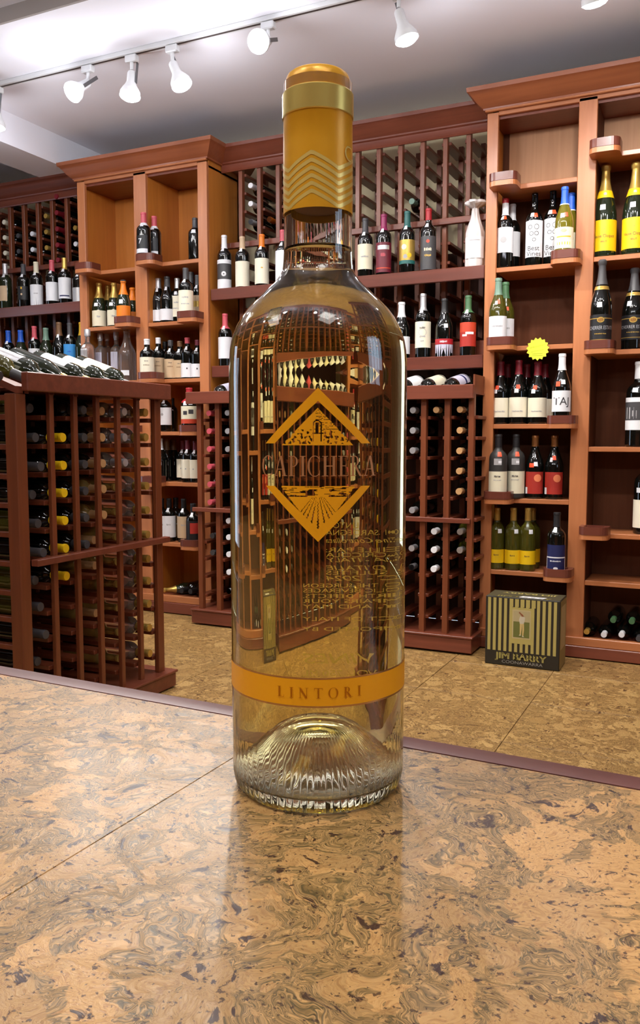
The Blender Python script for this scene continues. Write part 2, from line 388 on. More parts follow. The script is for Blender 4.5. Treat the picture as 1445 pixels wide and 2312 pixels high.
SH_L = [(1.153, 'L'), (.785, 'R'), (.421, 'L'), (.060, 'R'), (-.290, 'L'), (-.636, 'R')]
SH_R = [(1.238, 'L'), (.796, None), (.385, 'L'), (-.045, None), (-.436, 'L'), (-.657, None)]
rt_cab = tower('shelf_cabinet', 'tall cherry shelf cabinet at the right with a striped carton before it', RS, 4.20, [SH_L, SH_R, SH_L, SH_R, SH_L], -.934, back_w, amber_z, cherry_z)
LS = [(-3.484, -3.429), (-3.075, -2.990), (-2.643, -2.583)]
LH_L = [(.967, 'L'), (.645, 'R'), (.327, 'L'), (.03, 'R'), (-.26, 'L'), (-.61, 'R')]
LH_R = [(.977, 'L'), (.647, 'R'), (.327, 'L'), (.03, 'R'), (-.259, 'L'), (-.608, 'R')]
lt_cab = tower('shelf_cabinet', 'tall amber-lined shelf cabinet left of the big bottle, empty top compartments', LS, 4.29, [LH_L, LH_R], -.926, amber_z, amber_z, amber_z)
# added paler sheets brighten the backs of the right cabinet's top compartments by colour
pale = wood('brightened_back_panel', (196, 146, 106), (166, 116, 80), 'z', rough=.5, spec=.3, coat=0)
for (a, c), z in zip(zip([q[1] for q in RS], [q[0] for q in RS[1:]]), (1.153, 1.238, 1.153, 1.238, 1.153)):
    MB().box(a-rt_cab.location.x, c-rt_cab.location.x, 4.196-TF, 4.1995-TF, z+CZ, 1.458+CZ, pale).obj('top_back_overlay', rt_cab)

# ------------------------------------------------------------------ racks
def rack(name, label, loc, rz, posts, cleats, depth, z0, z1, pd=.03, pw=.026, clw=.054, header=None, foot=None, bar=None, m=mahog_z, mc=mahog_y, extra=None, rail=None):
    t = empty(name, loc, (0, 0, rz)); tag(t, label, 'wine rack')
    pf = MB().box(-pw/2, pw/2, 0, pd, z0, z1, m, .002).mesh('front_post')
    pr = MB().box(-pw/2, pw/2, depth-.03, depth, z0, z1, m).mesh('rear_post')
    cl = MB().box(-clw/2, clw/2, .022, depth-.031, -.008, .008, mc, .002).mesh('cleat')
    for x in posts:
        o = link('front_post', pf, t); o.location = (x, 0, 0)
        o = link('rear_post', pr, t); o.location = (x, 0, 0)
        for z in cleats:
            o = link('cleat', cl, t); o.location = (x, 0, z)
    return t
CL_LOW = [z+CZ for z in (.090, -.006, -.101, -.195, -.290, -.386, -.482, -.570, -.662, -.758, -.862)]
XP0 = [-1.052-.1145*k for k in range(14)]
X0 = -1.82
low = rack('wine_rack', 'waist-high mahogany wine rack between the two tall cabinets', (X0, 3.80, 0), 0, [x-X0 for x in XP0], CL_LOW, .30, .085, .20+CZ, pw=.027)
MB().box(-2.600-X0, -1.035-X0, -.035, -.012, .174+CZ, .238+CZ, mahog_x, .003).obj('header_board', low)
MB().box(-2.600-X0, -1.035-X0, -.012, .30, .196+CZ, .204+CZ, mahog_x).obj('top_board', low)
MB().box(-2.575-X0, -1.045-X0, -.022, .0, -.400+CZ, -.378+CZ, mahog_x, .002).obj('cross_bar', low)
MB().box(-2.59-X0, -1.028-X0, -.02, .31, .010, .078, mahog_x, .003).obj('plinth', low)
MB().box(-2.595-X0, -1.023-X0, -.026, .31, .078, .088, mahog_x, .002).obj('plinth_cap', low)
MB().box(-1.045-X0, -1.038-X0, .0, .30, .204+CZ, .285+CZ, mahog_z).obj('end_cheek', low)
MB().box(-2.60-X0, -1.04-X0, .305, .312, .09, .2+CZ, rack_back).obj('back_board', low)

def wall_rack(label, x0, x1, pos, shelf_lab, left_end, right_end):
    xc = (x0+x1)/2; cz = [z+CZ for z in (1.437, 1.340, 1.243, 1.146)] + [z+CZ for z in (.96, .865, .71, .61, .50)]
    t = rack('wine_rack', label, (xc, 4.12, 0), 0, [x-xc for x in pos], cz, .30, .42+CZ, 1.50+CZ, pw=.024, clw=.05)
    MB().box(x0-xc, x1-xc, -.03, -.002, 1.040+CZ, 1.070+CZ, mahog_x, .002).obj('cross_rail', t)
    MB().box(x0-xc, x1-xc, -.02, .0, .40+CZ, .47+CZ, mahog_x, .002).obj('lower_rail', t)
    crown(t, x0-xc, x1-xc, -.005, 1.585+CZ, .3, mahog_x, left=False, right=False, sc=.88)
    MB().box(x0-xc, x1-xc, .27, .40, 1.51+CZ, 1.52+CZ, mahog_x).obj('top_cleat', t) if False else None
    MB().box(x0-xc, x1-xc, .355, .362, .2+CZ, .98+CZ, rack_back).obj('back_board', t)
    for (zt, n) in ((.805, shelf_lab[0]), (.388, shelf_lab[1])):
        s = empty('display_shelf', (xc, 3.985, 0)); tag(s, n, 'shelf')
        MB().box(x0-xc, x1-xc, 0, .022, zt-.060+CZ, zt+.002+CZ, lip_w, .003).obj('front_board', s)
        MB().box(x0-xc, x1-xc, .022, .131, zt-.022+CZ, zt-.004+CZ, mahog_x).obj('shelf_board', s)
    return t
mid_pos = [-1.175-.117*k for k in range(12)]
wall_rack('tall wall wine rack behind the big bottle, cream wall showing between its cleats', -2.575, -1.05, mid_pos,
          ('upper display shelf between the tall cabinets, before the wall rack', 'lower display shelf between the tall cabinets, above the slanted bottles'), 0, 0)
left_pos = [-3.590-.117*k for k in range(12)]
wall_rack('tall wall wine rack at the far left with rows of bottle ends', -4.95, -3.492, left_pos,
          ('upper display shelf at the far left under the bottle ends', 'lower display shelf at the far left behind the island rack'), 0, 0)
lb = MB().box(-4.95, -3.492, 3.98, 4.44, .0, .30+CZ, back_w, .004); b_ = lb.obj('base_cupboard'); tag(b_, 'plain dark base cupboard low at the far left behind the island rack', 'cupboard')

# island rack: face looks along +X
ISL = (-2.02, 2.04)
XI = [.0+.1145*k for k in range(7)]; XI[0] = .0
CL_I = [z-.026 for z in CL_LOW]
isl = rack('wine_rack', 'freestanding island wine rack at the left edge, filled with white wine', (ISL[0], ISL[1], 0), R(90), XI[1:], CL_I, .34, .07, .16+CZ, pw=.020, clw=.05, pd=.018)
# local: x -> world Y, y -> world -X
MB().box(-.045, .0, .0, .05, .01, .138+CZ, mahog_z, .003).obj('corner_post', isl)
MB().box(-.045, .0, .46, .51, .01, .20+CZ, mahog_z, .003).obj('corner_post', isl)
MB().box(.687, .715, .0, .03, .07, .16+CZ, mahog_z, .002).obj('front_post', isl)
hb = MB().box(-.030, .735, -.038, -.010, .145+CZ, .205+CZ, mahog_x, .003).obj('header_board', isl)
MB().box(.0, .72, -.010, .5, .150+CZ, .158+CZ, mahog_x).obj('top_board', isl)
MB().box(.0, .725, -.03, -.0, -.420+CZ, -.398+CZ, mahog_x, .002).obj('cross_bar', isl)
MB().box(-.06, .75, -.03, .52, .005, .062, mahog_x, .003).obj('plinth', isl)
MB().box(-.066, .756, -.036, .52, .062, .072, mahog_x, .002).obj('plinth_cap', isl)
# sloping rails on top, and the end ladder towards the camera
def slope(x0, x1, parent, name, y0=0., y1=.46, z0=.165, z1=.335, th=.022):
    b = MB(); vs = []
    for x in (x0, x1):
        for (y, z) in ((y0, z0), (y1, z1), (y1, z1-th), (y0, z0-th)): vs.append((x, y, z+CZ))
    b.add(vs, [(0, 1, 2, 3), (7, 6, 5, 4), (0, 4, 5, 1), (1, 5, 6, 2), (2, 6, 7, 3), (3, 7, 4, 0)], mahog_x); return b.obj(name, parent)
slope(-.045, -.006, isl, 'end_slope', z0=.160, z1=.330)
for k in range(7): slope(.0+.1145*k-.012, .0+.1145*k+.012, isl, 'sloping_rail', z0=.160, z1=.315)
MB().box(.0, .72, .46, .485, .13+CZ, .315+CZ, mahog_x).obj('rear_board', isl)
for z in [.155+CZ-.03]+[c+.0 for c in CL_I]:
    MB().box(-.036, -.010, .05, .46, z-.009, z+.009, mahog_y, .002).obj('end_rung', isl)
MB().box(.0, .715, .345, .352, .075, .15+CZ, rack_back).obj('back_board', isl)

# ------------------------------------------------------------------ small bottles
def prof_bottle(kind, H, r):
    if kind == 'bordeaux':
        p = [(0, .0), (.90, .0), (.985, .012), (1, .035), (1, .62), (.985, .65), (.90, .69), (.72, .725), (.52, .75), (.42, .775), (.385, .80), (.37, .96), (.40, .965), (.40, .985), (.37, 1.0)]
    elif kind == 'burgundy':
        p = [(0, .0), (.92, .0), (.99, .012), (1, .035), (1, .50), (.975, .54), (.88, .60), (.70, .67), (.52, .735), (.41, .79), (.365, .85), (.35, .955), (.385, .96), (.385, .985), (.35, 1.0)]
    elif kind == 'champagne':
        p = [(0, .0), (.90, .0), (.985, .012), (1, .04), (1, .45), (.975, .50), (.88, .57), (.70, .65), (.52, .73), (.40, .80), (.34, .88), (.32, .93), (.34, .94), (.39, .95), (.40, .985), (.30, 1.0)]
    elif kind == 'liquor':
        p = [(0, .0), (.92, .0), (.985, .012), (1, .04), (1, .58), (.96, .64), (.80, .69), (.55, .72), (.36, .745), (.33, .77), (.33, .87), (.42, .875), (.42, .99), (.38, 1.0)]
    return [(a*r, b*H) for a, b in p]
def interp(prof, z):
    for (r0, z0), (r1, z1) in zip(prof, prof[1:]):
        if z0 <= z <= z1 and z1 > z0: return r0+(r1-r0)*(z-z0)/(z1-z0)
    return prof[-1][0]
MC = {}
SEG = 20
def patch(b, prof, z0, z1, a0, a1, m, lift=.0005, rows=None, na=None, wav=0.):
    na = na or max(2, int(abs(a1-a0)/14)); zs = [z0+(z1-z0)*k/(rows or 1) for k in range((rows or 1)+1)]
    vs = []; fs = []
    for z in zs:
        rr = interp(prof, z)+lift
        for i in range(na+1):
            a = R(a0+(a1-a0)*i/na); vs.append((rr*math.sin(a), -rr*math.cos(a), z))
    for j in range(len(zs)-1):
        for i in range(na): fs.append((j*(na+1)+i, j*(na+1)+i+1, (j+1)*(na+1)+i+1, (j+1)*(na+1)+i))
    b.add(vs, fs, m)
def bent_text(b, s_, r, zc, h, m, a_c=0., maxw=None, lift=.001, shear=0.):
    vs, fs, w_, th = text2d(s_, shear)
    if not vs: return
    k = h/max(th, .1)
    if maxw and w_*k > maxw: kx = maxw/w_
    else: kx = k
    out = []
    for x, y in vs:
        a = R(a_c)+((x-w_/2)*kx)/r; out.append(((r+lift)*math.sin(a), -(r+lift)*math.cos(a), zc+(y-th/2)*k))
    b.add(out, fs, m)
def disc(b, r, ac, zc, rad, m, lift=.0012, hole=0, n=14, sx=1):
    vs = []; fs = []; rs = [rad+(hole-rad)*k/4 for k in range(5)]   # rings in between, so that the patch follows the round glass
    for i in range(n):
        t = 2*math.pi*i/n
        for q in rs:
            a = R(ac)+q*sx*math.cos(t)/r; vs.append(((r+lift)*math.sin(a), -(r+lift)*math.cos(a), zc+q*math.sin(t)))
    for i in range(n):
        k = (i+1) % n
        for m2 in range(4): fs.append((5*i+m2, 5*k+m2, 5*k+m2+1, 5*i+m2+1))
    b.add(vs, fs, m)
def glass_mesh(kind, H, r, gm):
    key = ('g', kind, round(H, 3), round(r, 4), gm.name)
    if key not in MC: MC[key] = MB().lathe(prof_bottle(kind, H, r), SEG, gm).mesh('glass_body', 40)
    return MC[key]
def cap_mesh(kind, H, r, c0, cm, bulge=0., top=None):
    key = ('c', kind, round(H, 3), round(r, 4), c0, cm.name, top)
    if key not in MC:
        p = prof_bottle(kind, H, r); z0 = c0*H
        q = [(interp(p, z0)+.0007, z0)]+[(a+.0007, z) for a, z in p if z > z0+.001]
        q = q[:-1]+[(q[-1][0], H+.0008), (0, H+.001)]
        b = MB()
        b.lathe(q, SEG, cm, close=False)
        if top:
            b.lathe([(interp(p, H*.94)+.0012, H*.94), (interp(p, H*.985)+.0013, H*.985), (p[-1][0]+.001, H+.0014), (0, H+.0016)], SEG, pm(top), close=False)
        MC[key] = b.mesh('capsule', 35)
    return MC[key]
GL = dict(dark=glass_dark, green=glass_green, olive=glass_olive, pale=glass_pale, gold=glass_gold, clear=glass_clear, matt=glass_matt)
def build_bottle(name, loc, rot, kind, H, r, glass, cap, clen, label=None, sticker=None, neck=None):
    """label: dict(c, z0, z1, w, art) fractions of H; sticker: list of (colour, angle, z, w, h)"""
    t = empty(name, loc, rot)
    link('glass_body', glass_mesh(kind, H, r, GL[glass]), t)
    if cap:
        c, top = (cap if isinstance(cap, tuple) else (cap, None))
        link('capsule', cap_mesh(kind, H, r, 1-clen, pm(c), top=top), t)
    p = prof_bottle(kind, H, r)
    if label:
        key = ('l', kind, round(H, 3), round(r, 4), str(label))
        if key not in MC:
            b = MB(); z0, z1, wd = label['z0']*H, label['z1']*H, label.get('w', 75)
            a_off = label.get('a', 0)
            patch(b, p, z0, z1, a_off-wd, a_off+wd, pm(label['c']))
            for (kind_, *q) in label.get('art', []):
                if kind_ == 'band': patch(b, p, z0+(z1-z0)*q[0], z0+(z1-z0)*q[1], a_off-wd*q[3] if len(q) > 3 else a_off-wd, a_off+wd*q[3] if len(q) > 3 else a_off+wd, pm(q[2]), lift=.0009)
                if kind_ == 'text': bent_text(b, q[0], interp(p, z0+(z1-z0)*q[1]), z0+(z1-z0)*q[1], (z1-z0)*q[2], pm(q[3]), a_off, maxw=r*R(wd)*2*(q[4] if len(q) > 4 else .85), lift=.0014)
                if kind_ == 'scrib':   # lettering too small to read: a row of short strokes
                    zz, hh = z0+(z1-z0)*q[0], (z1-z0)*q[1]*.45; n = max(4, q[4]); tot = min(wd*1.3*q[3], n*7.); rg = random.Random(n*7+int(q[0]*100)); x = a_off-tot/2
                    for _ in range(n):
                        ww = tot/n*rg.uniform(.45, .85); patch(b, p, zz-hh*rg.uniform(.5, 1), zz+hh*rg.uniform(.5, 1), x, x+ww, pm(q[2]), lift=.0013, na=1); x += tot/n
                if kind_ == 'disc': disc(b, r, a_off+q[0], z0+(z1-z0)*q[1], q[2]*r, pm(q[3]), hole=q[4]*r if len(q) > 4 else 0, sx=q[5] if len(q) > 5 else 1)
                if kind_ == 'pat': patch(b, p, z0+(z1-z0)*q[0], z0+(z1-z0)*q[1], a_off+q[2], a_off+q[3], pm(q[4]), lift=.0011)
            MC[key] = b.mesh('label_paper', 30)
        link('paper_label', MC[key], t)
    if neck:
        key = ('n', kind, round(H, 3), round(r, 4), str(neck))
        if key not in MC:
            b = MB(); patch(b, p, neck[1]*H, neck[2]*H, -100, 100, pm(neck[0]), lift=.0012, rows=3)
            if len(neck) > 3: disc(b, interp(p, (neck[1]+neck[2])/2*H)+.001, 0, (neck[1]+neck[2])/2*H, .007, pm(neck[3]))
            MC[key] = b.mesh('neck_label', 30)
        link('neck_label', MC[key], t)
    for s_ in (sticker or []):
        key = ('s', kind, round(H, 3), round(r, 4), s_)
        if key not in MC:
            c, a, z, wd, hh = s_
            b = MB(); patch(b, p, z*H, z*H+hh, a-wd, a+wd, pm(c), lift=.0014, rows=2, na=2); MC[key] = b.mesh('price_sticker')
        link('price_sticker', MC[key], t)
    return t
ST_W = [('white', -14, .70, 17, .021)]
def L(c, z0=.12, z1=.50, w=75, **k): d = dict(c=c, z0=z0, z1=z1, w=w); d.update(k); return d
txt = lambda s_, z, h, c='grey', mw=.7: ('text', s_, z, h, c, mw) if s_ in REAL else ('scrib', z, h, c, mw, len(s_))
REAL = ('TAJ', 'Veuve Clicquot', 'BRUT')
scr = [txt('Domaine', .68, .10), txt('vin rouge', .4, .07)]
def stand(u, vtop, Y, zs, kind, glass, cap, clen, label, desc, sticker=ST_W, neck=None, r=None, H=None, group=None, name='wine_bottle', face=.8, slump=0):
    """a bottle standing on a shelf surface at height zs, plane Y; u is the picture column where it stands"""
    if Y < 3.935: Y = 3.926; r = min(r or .041, .0425 if (r or 0) < .045 else .046)
    p = onY(u, vtop, Y); h = H or (p.z-zs)
    h = max(.20, min(.42, h)); rr = r or (.0385 if kind == 'bordeaux' else .043)
    th = math.atan2(-p.x, p.y)*face
    t = build_bottle(name, (p.x, Y, zs), (0, 0, th), kind, h, rr, glass, cap, clen, label, sticker, neck)
    return tag(t, desc, 'bottle', group)

# --- right cabinet, left bay ---
zL = [z+CZ for z, _ in SH_L]; zR = [z+CZ for z, _ in SH_R]
ST_O = [('white', -22, .69, 12, .018), ('price', 0, .69, 12, .018)]
g = 'bottles in the right cabinet'
stand(1142, 450, 4.02, zL[1], 'bordeaux', 'dark', ('white', 'red'), .24, L('white', .22, .58, art=[('disc', -8, .5, .38, 'grey')]), 'dark bottle with white label bearing a grey disc, left end of the second shelf', ST_O, group=g)
stand(1158, 462, 4.12, zL[1], 'bordeaux', 'dark', 'white', .24, L('white', .22, .58), 'white-capped bottle half hidden behind the grey-disc bottle, right cabinet', None, group=g)
grp = [('disc', -26, .82, .26, 'ink', .20), ('disc', 18, .82, .32, 'ink', .26, .9), ('disc', -16, .64, .26, 'ink', .20), ('disc', 18, .64, .26, 'ink', .20), ('disc', 2, .47, .22, 'ink', .16), ('text', 'Best', .24, .13, 'ink', .62), ('text', 'Vines', .09, .13, 'ink', .8)]
stand(1208, 437, 4.05, zL[1], 'bordeaux', 'dark', None, 0, L('white', .13, .62, w=78, art=grp), 'tall dark bottle with outlined grapes on white label, left of its twin', [('white', -14, .665, 14, .02), ('price', 12, .66, 14, .02)], group=g)
stand(1249, 430, 4.08, zL[1], 'bordeaux', 'dark', None, 0, L('white', .13, .62, w=78, art=grp), 'grape-outline labelled bottle half hidden behind the blue-capped white wine', [('white', -18, .675, 16, .02), ('price', 14, .675, 16, .02)], group=g)
stand(1276, 423, 3.915, zL[1], 'burgundy', 'pale', 'blue', .24, L('cream', .14, .43, art=[('disc', 0, .84, .2, 'tan', 0, 1.6), ('band', .0, .42, 'ivory'), ('band', .16, .3, 'lime', .55), ('band', .52, .58, 'mustard', .6)]), 'blue-capped white wine standing in the round bracket of the second shelf', [('white', -10, .56, 14, .02), ('price', 14, .57, 13, .02)], neck=('white', .75, .765), group=g)
stand(1291, 437, 4.06, zL[1], 'burgundy', 'pale', 'blue', .24, L('cream', .14, .43), 'second blue-capped bottle, behind the white wine in the bracket', None, neck=('white', .75, .765), group=g)
tx3 = [txt('Chardonnay', .52, .09)]
stand(1126, 629, 3.915, zL[2], 'burgundy', 'olive', 'sage', .25, L('white', .12, .43, art=tx3), 'olive bottle with sage capsule standing in the bracket of the third shelf', [('white', -12, .60, 10, .017), ('price', 6, .61, 11, .02)], group=g)
stand(1142, 638, 4.01, zL[2], 'burgundy', 'olive', 'green', .25, L('white', .12, .43, art=tx3), 'green-capped olive bottle just behind the one in the third bracket', [('price', 12, .55, 14, .018)], group=g)
for k, (u, v, d, so) in enumerate([(1131, 817, 'first', -20), (1172, 814, 'second', 0), (1215, 817, 'third', -14)]):
    stand(u, v, 4.03, zL[3], 'burgundy', 'dark', 'darkred', .22, L('ivory', .11, .42, w=80, art=[txt('Pinot Noir', .30, .08)]), d+' from the left of the cream-labelled burgundy bottles on the fourth shelf', [('white', so-10, .49, 13, .02), ('price', so, .55, 13, .02)], group='row of cream-labelled burgundies')
for k, (u, d) in enumerate([(1146, 'left'), (1190, 'middle'), (1231, 'right')]):
    stand(u, 823, 4.13, zL[3], 'burgundy', 'dark', 'darkred', .22, L('ivory', .11, .42, w=80), d+' of the shadowed bottles behind the cream-labelled burgundies', None, group='back row behind the burgundies')
stand(1270, 799, 3.915, zL[3], 'burgundy', 'dark', 'white', .235, L('white', .17, .47, w=80, art=[txt('TAJ', .5, .36, 'ink', .78)]), 'dark bottle with a white TAJ label and white capsule in the fourth bracket', [('price', -22, .53, 14, .022), ('white', 12, .56, 14, .02)], neck=None, group=g)
for k, (u, d) in enumerate([(1126, 'left'), (1166, 'right')]):
    stand(u, 981, 4.0 if k else 3.93, zL[4], 'bordeaux', 'matt', 'black', .2, L('cream', .08, .43, w=80, art=[txt('Barolo', .78, .10, 'ink', .4), txt('Riserva', .62, .05, 'grey')]), d+' of the two matt charcoal bottles with cream labels, fifth shelf', [('price', 12, .66, 14, .022), ('grey', 0, .53, 24, .03), ('white', 14, .555, 10, .012)], group=g, r=.042)
for k, (u, d) in enumerate([(1209, 'left'), (1253, 'right')]):
    stand(u, 984, 4.03, zL[4], 'burgundy', 'dark', 'copper', .17, L('brick', .08, .43, w=66, art=[('disc', 22, .72, .42, 'coral'), ('pat', 0, .3, -66, -44, 'white')]), d+' of the two red-labelled bottles with an orange disc, fifth shelf', [('price', -18, .50, 15, .02), ('white', 8, .52, 12, .02)] if not k else [('price', 0, .62, 15, .02), ('white', -20, .59, 10, .02)], group=g)
for k, (u, d) in enumerate([(1123, 'left'), (1160, 'middle'), (1193, 'right')]):
    stand(u, 1147, 4.02+.0*k, zL[5], 'bordeaux', 'olive', 'gold', .2, L('yellow', .11, .33, w=84, art=[txt('Blanc', .6, .14, 'brown', .5)]), d+' of the three front yellow-labelled olive bottles beside the striped carton', [('white', 24, .60, 14, .02)], group='yellow-labelled white wines')
stand(1203, 1147, 4.11, zL[5], 'bordeaux', 'olive', 'gold', .2, L('yellow', .11, .33, w=84), 'yellow-labelled bottle hidden behind the right one of the front three', None, group='yellow-labelled white wines')
stand(1258, 1157, 3.915, zL[5], 'bordeaux', 'dark', 'black', .22, L('navy', .03, .50, w=72, art=[('band', .0, .03, 'white'), ('band', .56, .60, 'white'), ('pat', .0, .56, -72, -66, 'white'), ('pat', .0, .6, 66, 72, 'white'), ('scrib', .46, .06, 'white', .8, 10), ('disc', 0, .22, .14, 'white', 0, 1.8)]), 'navy-labelled dark bottle in the lowest bracket above the striped carton', ST_W, group=g)
# right bay
vc = [txt('Veuve Clicquot', .48, .10, 'brown', .62), txt('BRUT', .30, .055, 'brown', .2), ('disc', 0, .72, .07, 'mustard')]
for k, (u, v, d) in enumerate([(1369, 374, 'left'), (1437, 368, 'right')]):
    stand(u, v, 4.05, zR[1], 'champagne', 'green', 'gold', .36, L('yellow', .07, .40, w=84, art=vc), d+' of the two yellow-labelled champagne bottles at the right edge', [('white', -10, .505, 14, .024)], neck=('yellow', .64, .72, 'grey'), r=.052, group='champagne pair')
sc_ = [('band', .84, .87, 'gold'), ('disc', 0, .80, .26, 'gold', .0, 1.3), ('disc', 0, .80, .18, 'copper', .0, 1.3), ('text', 'SCHERRER ESTATE', .52, .13, 'silver', .9), txt('BLANC DE NOIRS', .3, .06, 'gold', .6), ('band', .08, .1, 'gold')]
stand(1360, 612, 3.915, zR[2], 'champagne', 'dark', 'char', .28, L('black', .07, .38, w=80, art=sc_), 'black-labelled sparkling bottle in the bracket at the right edge', [('white', -8, .46, 13, .022)], neck=('gold', .66, .70, 'gold'), r=.05, H=.385, group=g)
stand(1434, 606, 4.04, zR[2], 'champagne', 'dark', 'char', .28, L('black', .12, .42, w=80, art=sc_), 'black-labelled sparkling bottle with gold seal right of the bracket, cut by the frame', [('white', -24, .53, 13, .022)], neck=('gold', .66, .70, 'gold'), r=.05, group=g)
stand(1446, 817, 4.03, zR[3], 'bordeaux', 'dark', 'white', .2, L('white', .20, .58, w=80, art=[('band', .30, .86, 'char'), ('band', .42, .6, 'grey', .5), ('pat', .34, .7, -60, -20, 'grey'), ('pat', .36, .6, -10, 30, 'silver'), ('pat', .45, .8, 40, 66, 'grey')]), 'large bottle with a grey landscape on its white label, fourth shelf at the frame edge', [('white', -18, .64, 13, .02)], r=.056, group=g)
stand(1459, 1063, 4.05, zR[4], 'bordeaux', 'dark', 'white', .2, L('ivory', .08, .43, w=84, art=[txt('Bin', .5, .2, 'grey', .4)]), 'big-bodied bottle with an ivory label one shelf above the lying bottles, cut by the frame', [('white', -30, .52, 16, .022)], r=.05, group=g, H=.36)

# --- left cabinet ---
zLL = [z+CZ for z, _ in LH_L]; zLR = [z+CZ for z, _ in LH_R]; g2 = 'bottles in the left cabinet'
q7 = [('text', '7', .66, .3, 'silver', .3), ('band', 0, .24, 'white')]
stand(324, 481, 3.915, zLR[0], 'bordeaux', 'dark', 'pink', .22, L('black', .16, .52, w=60, a=-25, art=q7), 'red-capped bottle in the bracket before the middle stile of the left cabinet', ST_W, neck=('white', .73, .79), group=g2)
stand(348, 489, 4.0, zLR[0], 'bordeaux', 'dark', 'pink', .22, L('black', .16, .52, w=60, a=-25, art=q7), 'red-capped bottle right beside the one in the middle bracket, left cabinet', ST_W, neck=('white', .73, .79), group=g2)
stand(440, 493, 4.02, zLR[0], 'bordeaux', 'dark', 'char', .24, None, 'plain black bottle alone at the right end of the top compartment', [('white', -8, .62, 18, .02)], group=g2)
for k, (u, v, y, d) in enumerate([(223, 639, 4.04, 'left'), (243, 645, 4.12, 'middle'), (257, 639, 4.05, 'right')]):
    stand(u, v, y, zLL[1], 'champagne', 'green', 'gold', .34, L('cream', .04, .38, w=70, art=[('disc', 0, .9, .3, 'cream'), txt('Brut', .6, .16, 'grey', .4)]), d+' of three gold-necked sparkling bottles in the left cabinet', [('white', -20, .47, 16, .02)], group='gold-necked sparkling bottles')
stand(278, 633, 3.93, zLL[1], 'champagne', 'green', ('orange', 'char'), .34, L('orange', .12, .40, w=70), 'taller orange-necked sparkling bottle in the bracket, left cabinet', [('white', -14, .44, 16, .024)], group='orange-necked sparkling bottles')
stand(299, 650, 4.05, zLL[1], 'champagne', 'green', 'orange', .34, L('orange', .12, .36, w=70), 'shorter orange-necked sparkling bottle against the middle stile', None, group='orange-necked sparkling bottles')
for (u, v, y, c, l, d) in [(357, 629, 4.06, 'silver', 'white', 'first bottle from the left on the second shelf, right bay, silver capsule'), (377, 625, 4.05, 'char', 'white', 'charcoal-capped bottle second from the left in the right bay, left cabinet')]:
    stand(u, v, y, zLR[1], 'burgundy', 'dark', c, .22, L(l, .06, .30, w=80), d, ST_W, group=g2)
stand(400, 629, 4.08, zLR[1], 'bordeaux', 'dark', 'silver', .22, L('ivory', .14, .60, w=80, art=scr), 'ivory-labelled bottle with a silvery pink capsule, centre of the right bay', [('white', -10, .62, 12, .02)], group=g2)
stand(419, 606, 3.93, zLR[1], 'bordeaux', 'dark', 'char', .22, L('ivory', .10, .55, w=80, art=scr), 'tallest bottle of the right bay, tall ivory label, in the bracket', ST_W, group=g2)
stand(431, 615, 4.06, zLR[1], 'bordeaux', 'dark', 'char', .22, L('ivory', .14, .55, w=70), 'grey-capped bottle behind the tall ivory-labelled one in the bracket', None, group=g2)
stand(446, 622, 4.05, zLR[1], 'bordeaux', 'dark', 'char', .22, L('tan', .14, .55, w=60, art=[('band', .4, .7, 'gold')]), 'bottle with tan and gold label at the right end of the second shelf', ST_W, group=g2)
stand(197, 744, 3.915, zLL[2], 'liquor', 'clear', 'silver', .14, L('white', .10, .62, w=34, a=-30), 'clear liquor bottle in the bracket at the left stile', [('white', -30, .64, 16, .018)], name='liquor_bottle', group=g2, r=.044)
for (u, v, y, d) in [(226, 752, 4.05, 'clear liquor bottle with a grey vertical label, right of the bracket'), (241, 752, 4.13, 'clear liquor bottle in the second row, behind the grey-labelled one'), (262, 750, 4.08, 'clear liquor bottle with a white side label, left of the wide flask')]:
    stand(u, v, y, zLL[2], 'liquor', 'clear', 'silver', .16, L('lav', .08, .60, w=36, a=-20), d, None, name='liquor_bottle', group=g2, r=.038)
stand(286, 744, 4.02, zLL[2], 'burgundy', 'clear', None, 0, L('white', .10, .2, w=28, a=-10), 'wide clear flask against the middle stile of the left cabinet', None, name='liquor_bottle', r=.052, group=g2)
for i, (u, v, y, c, l, z1, d) in enumerate([(331.5, 766, 3.915, 'white', 'ivory', .54, 'white-capped bottle with a tall ivory label in the third bracket'), (357, 763, 4.03, 'white', 'tan', .52, 'white-topped tan-labelled bottle right of the third bracket'),
        (372, 772, 4.12, 'black', 'tan', .5, 'shadowed bottle between the tan-labelled ones, third shelf'), (385, 769, 4.04, 'char', 'tan', .52, 'tan-labelled bottle with a grey capsule, middle of the third shelf'), (406, 771, 4.05, 'brown', 'tan', .50, 'tan-labelled bottle with a brown capsule on the third shelf'),
        (423, 763, 4.04, 'pink', 'white', .38, 'red-topped bottle with a low white label, third shelf'), (446, 768, 4.04, 'maroon', 'white', .38, 'maroon-topped bottle with a low white label at the right stile')]):
    art = [txt('Ch.', .8, .07, 'ink', .4), txt('Margaux', .6, .06, 'brown', .5)] if l != 'white' else [('disc', 0, .62, .14, 'ink', 0, .7)]
    stand(u, v, y, zLR[2], 'bordeaux', 'dark', c, .14, L(l, .04, z1, w=80, art=art), d, ST_W, group=g2)
stand(372, 884, 4.06, zLR[3], 'bordeaux', 'dark', 'copper', .22, L('white', .17, .60, w=78, art=[('disc', -20, .6, .2, 'grey')]), 'white-labelled bottle standing alone on the fourth shelf, left cabinet', ST_W, group=g2)
stand(390, 950, 4.2, zLR[3], 'bordeaux', 'dark', 'black', .3, None, 'small black bottle behind the lone white-labelled one', None, group=g2, H=.2, r=.03)
